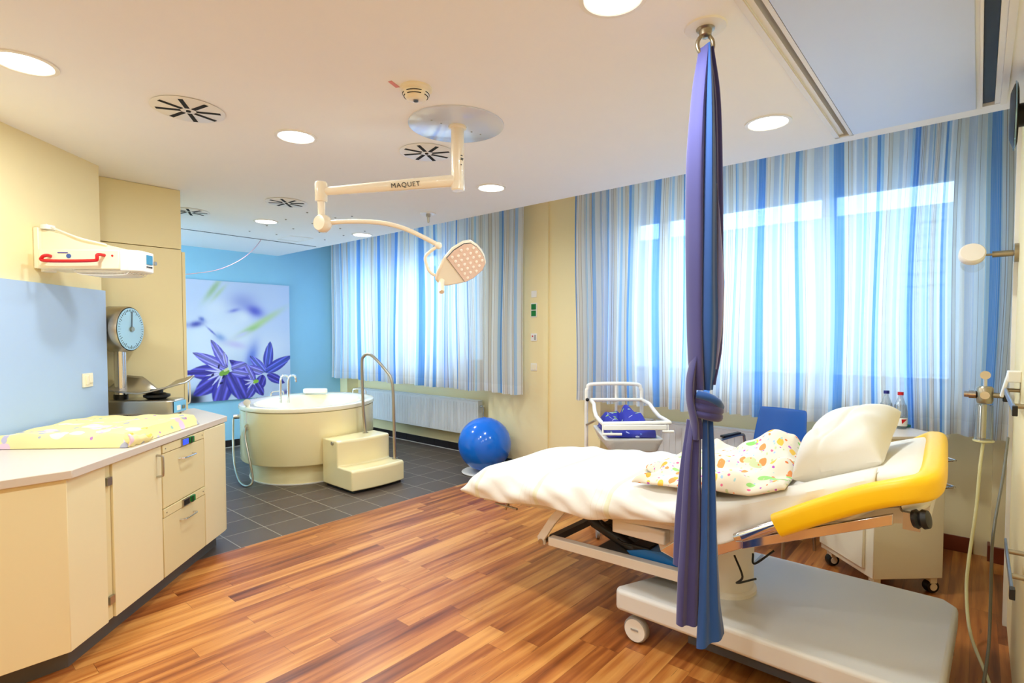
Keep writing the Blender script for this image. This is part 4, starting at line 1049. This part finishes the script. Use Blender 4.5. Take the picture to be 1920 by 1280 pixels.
# duvet
def fold(s):  # smooth pseudo noise
    return s
def duvet():
    m = M(); nu, nv = 70, 48
    hemtab = [(2.42, .555), (2.1, .585), (1.75, .60), (1.5, .615), (1.30, .66), (1.15, .675), (.9, .70)]
    def fn(a, b):
        y = 2.46 - 1.52 * a
        zt_ = ztop(min(y, 2.40)) + .028 + .012 * math.sin(PI * min(1, a * 1.5)) + .008 * math.sin(y * 9 + b * 4) * math.sin(b * 7) + .006 * math.sin(y * 23 + b * 13) + .004 * math.sin(y * 37 - b * 21)
        foot = max(0, (y - 2.30)) / .16
        zt_ -= .085 * foot ** 2
        hem = lerpt(hemtab, y) + .012 * math.sin(y * 8)
        if b < .28:       # front drop
            t = b / .28; z = hem + (zt_ - .035 - hem) * t
            x = 2.335 + .03 * t ** 2 - .022 * math.sin(PI * t) - .014 * math.sin(y * 13 + t * 3) * (1 - t) - .005 * math.sin(y * 31 - t * 9)
            if foot > 0: x += .02 * foot
        elif b < .42:
            t = (b - .28) / .14; x = 2.365 + .10 * t; z = zt_ - .035 + .035 * math.sin(t * PI / 2)
        elif b < .82:
            t = (b - .42) / .40; x = 2.465 + .78 * t; z = zt_ + .010 * math.sin(PI * t)
        elif b < .9:
            t = (b - .82) / .08; x = 3.245 + .08 * t; z = zt_ - .03 * t ** 2
        else:
            t = (b - .9) / .1; x = 3.325 + .01 * math.sin(PI * t); z = zt_ - .03 - .10 * t
        if foot > 0: x = 2.85 + (x - 2.85) * (1 - .05 * foot ** 2)
        return (x, y, z)
    m.grid(fn, nu, nv)
    # foot end drop
    def fe(a, b):
        x, y, z = fn(0, b); zb = .565 + .03 * b
        return (2.85 + (x - 2.85) * (1 - .02 * a), y - .10 * a ** 2 + .012 * math.sin(PI * a), z + (min(z, zb) - z) * a)
    m.grid(fe, 8, nv)
    return m
tag(duvet().obj('duvet', duvet_m, smooth=True, solid=.012, sub=1), 'plain white duvet spread over the foot half of the bed', 'duvet')

# patterned baby quilt heaped on the bed
def quilt():
    m = M(); n = 60
    c00, c10, c11, c01 = Vector((2.395, 1.33, 0)), Vector((2.385, .585, 0)), Vector((3.12, .66, 0)), Vector((3.16, 1.22, 0))
    def fn(a, b):
        p = c00.lerp(c10, a).lerp(c01.lerp(c11, a), b)
        # ragged left end with two folds
        p.y += -.10 * (1 - a) ** 2 * math.sin(b * 9 + .4)
        e = min(a * 1.2, 1 - a, b * 1.4, (1 - b) * 1.2); h = min(1, e / .10) ** .5
        hh = .042 + .024 * math.sin(p.x * 13 + p.y * 9 + 1.2 * math.sin(p.y * 7)) + .012 * math.sin(p.y * 27 + p.x * 15) + .016 * math.sin(p.y * 15 - p.x * 8 + 1) + .010 * math.sin(p.x * 31 + p.y * 11) + .006 * math.sin(p.y * 41 - p.x * 23)
        ridge = .07 * math.exp(-((p.x - 2.98) / .16) ** 2 - ((p.y - .76) / .14) ** 2) + .04 * math.exp(-((p.x - 3.02) / .2) ** 2 - ((p.y - 1.0) / .3) ** 2)
        val = -.028 * math.exp(-(((p.x - 2.66) - (p.y - .9) * .3) / .045) ** 2)
        base = ztop(p.y) + (.048 if p.y > .93 else .048 * max(0, 1 - (.93 - p.y) / .2))
        return (p.x, p.y, base - .006 * (1 - b) + .012 + h * (max(.015, hh + val) + ridge) + h * .01)
    m.grid(fn, n, n)
    return m
tag(quilt().obj('baby_quilt', quilt_m, smooth=True, solid=.016, sub=1), 'crumpled cream baby quilt with colourful animal print on the bed', 'blanket')

# pillow
def pillow():
    A, B, C_, D_ = Vector((2.44, .58, .95)), Vector((2.58, .28, 1.045)), Vector((3.18, .27, 1.185)), Vector((3.10, .61, 1.05))
    n = 40; m = M()
    nrm = (C_ - A).cross(D_ - B).normalized()
    if nrm.z < 0: nrm = -nrm
    for sgn in (1, -1):
        def fn(a, b):
            u, v = a * 2 - 1, b * 2 - 1
            pin = 1 - .07 * (1 - u * u) * abs(v) ** 3 ; pin2 = 1 - .07 * (1 - v * v) * abs(u) ** 3
            uu, vv = u * pin2, v * pin
            p = A.lerp(B, (uu + 1) / 2).lerp(D_.lerp(C_, (uu + 1) / 2), (vv + 1) / 2)
            th = .125 * max(0, (1 - u ** 4)) ** .55 * max(0, (1 - v ** 4)) ** .55
            th *= 1 + .07 * math.sin(u * 4 + v * 3) + .04 * math.sin(v * 9 - u * 5)
            th -= .016 * math.exp(-((u - .1 - .5 * v) / .05) ** 2) * (1 - v * v) + .012 * math.exp(-((u + .5 + .3 * v) / .05) ** 2) * math.exp(-((v + .3) / .4) ** 2)
            return p + nrm * th * sgn * (1 if sgn > 0 else .62)
        m.grid(fn, n, n)
    return m
tag(pillow().obj('pillow', pillow_m, smooth=True, sub=1), 'plump white pillow leaning on the raised head of the bed', 'pillow')

# ================================================================ BASSINET
bc = Fv * 4.38 + Lv * .915
r = thing('bassinet', 'white tube-framed hospital bassinet with clear plastic basket', 'bassinet', (bc.x, bc.y, 0), math.radians(-49.2))
hp = smoothpath([(-.26, .36, .05), (-.26, .36, .5), (-.26, .36, 1.0), (-.25, .36, 1.08), (-.20, .36, 1.12), (.16, .36, 1.12), (.215, .36, 1.08), (.225, .36, 1.0), (.225, .36, .5), (.225, .36, .05)], 6)
M().tube(hp, .0165, 12).obj('hoop_frame', white_m, r, smooth=True)
M().tube([(-.26, .36, .08), (-.26, -.30, .08)], .016).tube([(.225, .36, .08), (.225, -.30, .08)], .016).tube([(-.26, .05, .08), (.225, .05, .08)], .016).obj('base_frame', white_m, r, smooth=True)
for x in (-.26, .225):
    for y in (.36, -.30):
        M().lathe([(0, -.012), (.038, -.012), (.038, .012), (0, .012)], (x, y, .04), (1, 0, 0), 20).obj('castor', rail_m, r, smooth=True)
M().tube([(-.26, .36, .76), (-.24, -.02, .86)], .010).tube([(.225, .36, .76), (.24, -.02, .86)], .010).obj('support_strut', steel_m, r, smooth=True)
M().tube([(-.0, .36, 1.11), (-.0, .36, .72)], .012).obj('centre_post', white_m, r, smooth=True)
M().ball((-.255, .34, .985), .016, 12).obj('pivot_knob', black_m, r, smooth=True)
rim = [(-.225, .34, .985), (.22, .34, .985), (.235, .12, .975), (.25, .02, .93), (.255, -.10, .905), (.27, -.35, .895), (-.24, -.37, .89), (-.245, -.10, .905), (-.24, .02, .93), (-.23, .12, .975)]
rp = []
for i in range(len(rim)):
    a_, b_ = Vector(rim[i]), Vector(rim[(i + 1) % len(rim)])
    for k in range(4): rp.append(a_.lerp(b_, k / 4))
M().tube(rp, .0155, 10, closed=True).obj('basket_rim', white_m, r, smooth=True)
M().box((-.235, -.392, .845), (.235, -.377, .885)).obj('front_bar', white_m, r, bevel=.006)
M().tube([(-.24, -.38, .885), (-.24, -.385, .80)], .006).tube([(-.24, -.385, .815), (-.10, -.39, .815)], .010).obj('handle', white_m, r, smooth=True)
M().tube([(.245, -.38, .885), (.245, -.385, .83)], .006).tube([(.20, -.385, .835), (.285, -.39, .835)], .010).obj('handle', white_m, r, smooth=True)
def basket(mm, ins, z0, z1, nseg=6):
    top = [(-.225, .33), (.215, .33), (.245, -.35), (-.225, -.36)]; bot = [(-.17, .29), (.165, .29), (.20, -.32), (-.175, -.33)]
    def ring(t, z, k):
        pts = []
        cs = [(a[0] + (b[0] - a[0]) * t, a[1] + (b[1] - a[1]) * t) for a, b in zip(bot, top)]
        n = 4
        for i in range(n):
            p0, p1, p2 = cs[i - 1], cs[i], cs[(i + 1) % n]
            v0 = Vector((p0[0] - p1[0], p0[1] - p1[1])).normalized(); v1 = Vector((p2[0] - p1[0], p2[1] - p1[1])).normalized()
            a = Vector(p1) + v0 * .05 * k; b = Vector(p1) + v1 * .05 * k; c = Vector(p1)
            for q in range(5):
                s_ = q / 4; w_ = a.lerp(c, s_).lerp(c.lerp(b, s_), s_); pts.append((w_.x * (1 - ins), w_.y * (1 - ins), z))
        return pts
    rings = [ring(.0, z0, 1)] + [ring(.1 + .9 * i / nseg, z0 + .012 + (z1 - z0 - .012) * i / nseg, 1) for i in range(nseg + 1)]
    if z1 > .86:     # back of the basket rises towards the hoop
        rings[-1] = [(x, y, .885 + max(0, min(1, (y + .02) / .15)) * .085) for x, y, z in rings[-1]]
    K = len(rings[0]); vs = sum(rings, [])
    mm.add(vs, [(i * K + j, i * K + (j + 1) % K, (i + 1) * K + (j + 1) % K, (i + 1) * K + j) for i in range(len(rings) - 1) for j in range(K)] + [tuple(range(K))]); return mm
t = NT('thin_clear_plastic'); tr = t.n('ShaderNodeBsdfTransparent'); tr.inputs[0].default_value = (.97, .98, .98, 1); gl = t.n('ShaderNodeBsdfGlossy'); gl.inputs['Roughness'].default_value = .08
mx = t.n('ShaderNodeMixShader'); mx.inputs[0].default_value = .10; t.l(tr.outputs[0], mx.inputs[1]); t.l(gl.outputs[0], mx.inputs[2]); t.l(mx.outputs[0], t.out.inputs[0]); thin_m = t.m
basket(M(), 0, .652, .885).obj('basket', thin_m, r, smooth=True)
mk = M(); basket(mk, .03, .662, .768); K = 20
mk.add(mk.v[-K:], [tuple(range(K))]); mo = mk.obj('mattress_pad', mat('white_wrap', (232, 230, 226), .5, vary=.03, bump=.5, bscale=14), smooth=False, bevel=.012)
mo.matrix_world = Matrix.Translation((bc.x, bc.y, 0)) @ Matrix.Rotation(math.radians(-49.2), 4, 'Z')
tag(mo, 'small white wrapped mattress lying in the clear bassinet basket', 'mattress')
m = M()
def bl(a, b):
    x = (-.175 + .36 * a); y = (-.31 + .57 * b); e = min(a, 1 - a, b, 1 - b)
    h = min(1, e / .14) ** .5
    z = .775 + h * (.068 + .07 * b + .022 * math.sin(a * 8 + b * 3) + .018 * math.sin(b * 11 - a * 5)) + h * .045 * math.exp(-((a - .62) / .15) ** 2 - ((b - .78) / .2) ** 2) - h * .05 * math.exp(-((a - .42 - (b - .6) * .25) / .05) ** 2) * b
    return (x, y, z)
m.grid(bl, 34, 34); m.grid(lambda a, b: (-.185 + .37 * a, -.31 + .57 * b, .773), 34, 34)
bo = m.obj('baby_blanket', fish_m, smooth=True); bo.location = (bc.x, bc.y, 0); bo.rotation_euler = (0, 0, math.radians(-49.2))
tag(bo, 'dark blue baby blanket with green and white fish print in the bassinet', 'blanket')

# ================================================================ CHAIR
r = thing('armchair', 'blue moulded armchair with steel frame between bed and radiator', 'chair', (4.14, 1.16, 0), math.radians(168))
# local: +x = facing direction
m = M()
def back(a, b):
    y = (a - .5) * (.40 + .02 * math.sin(PI * b)) * (1 - .12 * b); z = .50 + .50 * b
    x = -.20 - .10 * b ** 1.2 + .035 * ((a - .5) * 2) ** 2
    return (x, y, z)
m.grid(back, 12, 14); m.obj('backrest', blueshell_m, r, smooth=True, solid=.012, sub=1)
m = M()
m.grid(lambda a, b: (-.20 + .42 * b, (a - .5) * .43, .455 - .02 * math.sin(PI * a) - .03 * max(0, b - .8) * 5 + (.035 * (1 - b / .15) if b < .15 else 0)), 12, 16)
m.obj('seat', blueshell_m, r, smooth=True, solid=.012, sub=1)
for sy in (-1, 1):
    M().tube(smoothpath([(.22, sy * .25, 0), (.20, sy * .25, .35), (.19, sy * .25, .70), (.16, sy * .25, .765), (.10, sy * .25, .775), (-.13, sy * .25, .78), (-.17, sy * .25, .745), (-.19, sy * .25, .62), (-.25, sy * .25, 0)], 6), .011, 10).obj('leg_frame', steel_m, r, smooth=True)
    M().box((-.10, sy * .25 - .018, .787), (.14, sy * .25 + .018, .805)).obj('armrest', black_m, r, bevel=.006)
M().tube([(.19, -.25, .42), (.19, .25, .42)], .010).tube([(-.19, -.25, .43), (-.19, .25, .43)], .010).tube([(-.19, -.12, .43), (-.24, -.12, .62)], .01).tube([(-.19, .12, .43), (-.24, .12, .62)], .01).obj('crossbar', steel_m, r, smooth=True)

# ================================================================ BEDSIDE CABINET
r = thing('bedside_cabinet', 'cream bedside cabinet on castors behind the head of the bed', 'bedside cabinet', (3.79, .445, 0), math.radians(-46.6))
# local x = to the right along the plain side, y = backwards along the door side
M().box((0, 0, .10), (.43, .5, .935)).obj('body', cream_m, r, bevel=.004)
M().box((-.01, -.01, .936), (.44, .51, .955)).obj('top', top_m, r, bevel=.004)
d = M().box((-.018, .07, .14), (-.001, .49, .60)).obj('door', cream_m, r, bevel=.003)
M().box((-.018, .07, .61), (-.001, .49, .80)).obj('drawer', cream_m, r, bevel=.003)
M().tube(smoothpath([(-.018, .2, .52), (-.04, .21, .52), (-.04, .34, .52), (-.018, .35, .52)]), .006, 8).obj('handle', chrome_m, d, smooth=True)
for z in (.64, .80):
    M().tube(smoothpath([(.431, .02, z), (.47, .015, z + .002), (.51, .03, z), (.515, .06, z), (.515, .36, z), (.50, .39, z), (.431, .40, z)], 5), .007, 8).obj('side_handle', chrome_m, r, smooth=True)
M().tube(smoothpath([(.0, .46, .94), (-.03, .46, .99), (-.03, .40, 1.0), (-.03, .30, 1.0), (-.03, .26, .99), (.0, .26, .94)], 5), .008, 8).obj('top_rail', chrome_m, r, smooth=True)
for (x, y) in ((.04, .05), (.39, .05), (.04, .45), (.39, .45)):
    t_ = M().lathe([(.015, -.022), (.036, -.022), (.04, -.012), (.04, .012), (.036, .022), (.015, .022)], (x, y - .01, .04), (0, 1, 0), 28).obj('castor', black_m, r, smooth=True)
    M().lathe([(0, -.025), (.022, -.025), (.022, .025), (0, .025)], (x, y - .01, .04), (0, 1, 0), 20).obj('hub', cream_m, t_)
    M().box((x - .022, y - .035, .06), (x + .022, y + .015, .10)).obj('fork', cream_m, t_, bevel=.005)
def bottle(x, y, cap, label, sticker):
    r = thing('water_bottle', label, 'bottle', (x, y, .956), group='water bottles on the bedside cabinet')
    M().lathe([(0, 0), (.034, 0), (.038, .01), (.037, .06), (.038, .07), (.036, .11), (.030, .15), (.018, .185), (.013, .20), (.013, .215), (0, .215)], n=28).obj('body', thin2_m, r, smooth=True)
    g = M()
    for k in range(14):
        a = 2 * PI * k / 14; g.tube([(.0375 * math.cos(a), .0375 * math.sin(a), .075), (.0362 * math.cos(a), .0362 * math.sin(a), .11), (.0305 * math.cos(a), .0305 * math.sin(a), .15)], .0012, 4)
    g.obj('ribs', star_m, r)
    M().cyl((0, 0, .212), (0, 0, .232), .016, n=20).obj('cap', cap, r, smooth=True)
    lb = M().lathe([(.0378, .018), (.0388, .020), (.0388, .068), (.0378, .07)], n=28).obj('label_wrap', white_m, r, smooth=True)
    if sticker:
        v = -Fv; s_ = Lv
        q = [v * .0395 + s_ * a + Z * z for a, z in ((-.018, .062), (.016, .062), (-.014, .034))]
        M().add([tuple(p) for p in q] + [tuple(p - v * .002) for p in q], [(0, 1, 2), (3, 5, 4), (0, 3, 4, 1), (1, 4, 5, 2), (2, 5, 3, 0)]).obj('red_triangle', red_m, lb)
t = NT('thin_bottle_plastic'); tr = t.n('ShaderNodeBsdfTransparent'); tr.inputs[0].default_value = (.86, .90, .92, 1); gl = t.n('ShaderNodeBsdfGlossy'); gl.inputs['Roughness'].default_value = .1
mx = t.n('ShaderNodeMixShader'); mx.inputs[0].default_value = .16; t.l(tr.outputs[0], mx.inputs[1]); t.l(gl.outputs[0], mx.inputs[2]); t.l(mx.outputs[0], t.out.inputs[0]); thin2_m = t.m
t = NT('jar_plastic'); tr = t.n('ShaderNodeBsdfTransparent'); tr.inputs[0].default_value = (.80, .78, .68, 1); gl = t.n('ShaderNodeBsdfGlossy'); gl.inputs['Roughness'].default_value = .15
mx = t.n('ShaderNodeMixShader'); mx.inputs[0].default_value = .22; t.l(tr.outputs[0], mx.inputs[1]); t.l(gl.outputs[0], mx.inputs[2]); t.l(mx.outputs[0], t.out.inputs[0]); jar_m = t.m
bottle(4.27, .45, navy_cap_m, 'clear ribbed water bottle with dark blue cap', False)
bottle(4.22, .37, red_m, 'clear ribbed water bottle with red cap and label', True)
tag(M().box((4.255, .35, .956), (4.38, .42, .975), rot('Z', 45)).obj('cloth', teal_m, bevel=.006), 'small folded teal cloth on the bedside cabinet beside the bottles', 'cloth')

# ================================================================ RIGHT WALL EQUIPMENT
r = thing('reading_lamp', 'wall lamp with round frosted white head on a nickel arm', 'wall lamp', (3.8, -.128, 1.972))
M().lathe([(0, -.018), (.048, -.018), (.048, 0), (.044, .003), (0, .003)], (0, 0, 0), (0, 1, 0), 32).obj('base', nickel_m, r, smooth=True)
M().cyl((0, 0, 0), (0, .085, 0), .016, n=20).obj('arm', nickel_m, r, smooth=True)
M().cyl((0, .085, .0), (0, .125, 0), .006, n=12).obj('pin', nickel_m, r, smooth=True)
M().lathe([(0, 0), (.05, 0), (.056, .008), (.056, .04), (.05, .048), (0, .048)], (-.02, .168, -.005), (-.86, -.1, .35), 36).obj('shade', mat('frosted_glass', (238, 228, 216), .5, vary=.01), r, smooth=True)
M().lathe([(0, 0), (.046, 0), (.05, .008), (.0, .014)], (.03, .165, -.045), (-.86, -.1, .35), 32).obj('lower_disc', thin_m, r, smooth=True)
r = thing('wall_disc', 'black round disc mounted on the wall beside the ceiling', 'wall disc', (3.3, -.145, 2.52))
M().lathe([(0, .062), (.10, .062), (.135, .05), (.14, .04), (.12, .036), (0, .036)], (0, 0, 0), (0, 1, 0), 48).obj('disc', black_m, r, smooth=True)
M().cyl((0, 0, 0), (0, .04, 0), .05).obj('mount', black_m, r, smooth=True)
M().lathe([(.138, .040), (.148, .044), (.148, .048), (.138, .046)], (0, 0, 0), (0, 1, 0), 48).obj('rim', mat('bright_rim', (150, 190, 220), .1, 1), r, smooth=True)
r = thing('suction_regulator', 'wall suction regulator with clear collecting jar', 'regulator', (3.8, -.03, 1.234))
M().lathe([(0, -.045), (.03, -.045), (.036, -.03), (.036, .035), (.028, .045), (0, .045)], n=24).obj('body', nickel_m, r, smooth=True)
M().cyl((0, .036, .0), (0, .065, 0), .022).cyl((0, .065, 0), (0, .085, 0), .016).obj('adjust_knob', chrome_m, r, smooth=True)
M().cyl((0, 0, .045), (0, 0, .085), .009).obj('gauge_stem', chrome_m, r, smooth=True)
M().cyl((-.02, 0, .105), (.02, 0, .105), .022).obj('gauge', chrome_m, r, smooth=True)
M().cyl((-.040, 0, .0), (-.036, 0, 0), .02).obj('plate', chrome_m, r, smooth=True)
M().cyl((0, -.03, 0), (0, -.098, 0), .014).obj('wall_connector', nickel_m, r, smooth=True)
M().box((-.02, -.095, -.03), (.02, -.07, .03)).obj('clamp', black_m, r, bevel=.004)
M().lathe([(.030, -.05), (.036, -.06), (.040, -.235), (.044, -.24), (.044, -.248), (0, -.248)], n=28).obj('jar', jar_m, r, smooth=True)
M().cyl((0, 0, -.05), (0, 0, -.23), .010).obj('inner_tube', hose_m, r, smooth=True)
M().lathe([(.036, -.252), (.045, -.248), (.045, -.24), (.036, -.238)], n=28).obj('jar_rim', hose_m, r, smooth=True)
M().tube(smoothpath([(0, .0, -.245), (-.03, .012, -.40), (-.08, .022, -.6), (-.16, .045, -.85), (-.22, .05, -1.0), (-.35, .03, -1.15), (-.6, -.03, -1.218), (-.9, -.075, -1.222)], 10), .0075, 10).obj('hose', hose_m, r, smooth=True)
tag(M().tube(smoothpath([(3.78, -.125, 1.02), (3.6, -.105, .85), (3.35, -.07, .62), (3.2, -.065, .4), (3.05, -.06, .22), (2.9, -.04, .08), (2.75, -.02, .012), (2.5, -.05, .01), (2.3, -.10, .01), (2.0, -.12, .01)], 10), .006, 10).obj('grey_hose', greyhose_m, smooth=True), 'thin grey hose hanging down the wall to the floor', 'hose')
for i, (x0, x1, z, lb) in enumerate(((2.28, 2.82, .75, 'lower horizontal steel rail with black end cap on the right wall'), (2.45, 3.45, 1.30, 'upper horizontal steel rail holding the suction regulator clamp'))):
    r = thing('wall_rail', lb, 'rail', (x0, -.095, z), group='steel equipment rails on the right wall')
    M().box((0, -.004, -.014), (x1 - x0, .004, .014)).obj('bar', mat('blue_grey_rail', (120, 140, 170), .3, .8), r, bevel=.002)
    M().box((-.03, -.007, -.017), (0, .007, .017)).obj('end_cap', black_m, r, bevel=.002)
    for q in (.15, x1 - x0 - .12): M().cyl((q, -.004, 0), (q, -.05, 0), .009).obj('standoff', nickel_m, r, smooth=True)
r = thing('clipboard', 'small white clip holder hanging beside the suction regulator', 'holder', (3.3, -.10, 1.36))
M().box((-.05, -.045, -.02), (.05, .0, .03)).obj('clip', white_m, r, bevel=.004)
M().box((-.04, 0.0, -.09), (.04, .012, .02), rot('X', 12)).obj('card', white_m, r, bevel=.003)
tag(M().tube(smoothpath([(1.95, .16, .008), (2.15, .10, .008), (2.38, .05, .008), (2.2, -.0, .008), (1.8, -.02, .008)], 10), .006, 8).obj('power_cable', black_m, smooth=True), 'black cable lying on the wooden floor beside the bed base', 'cable')
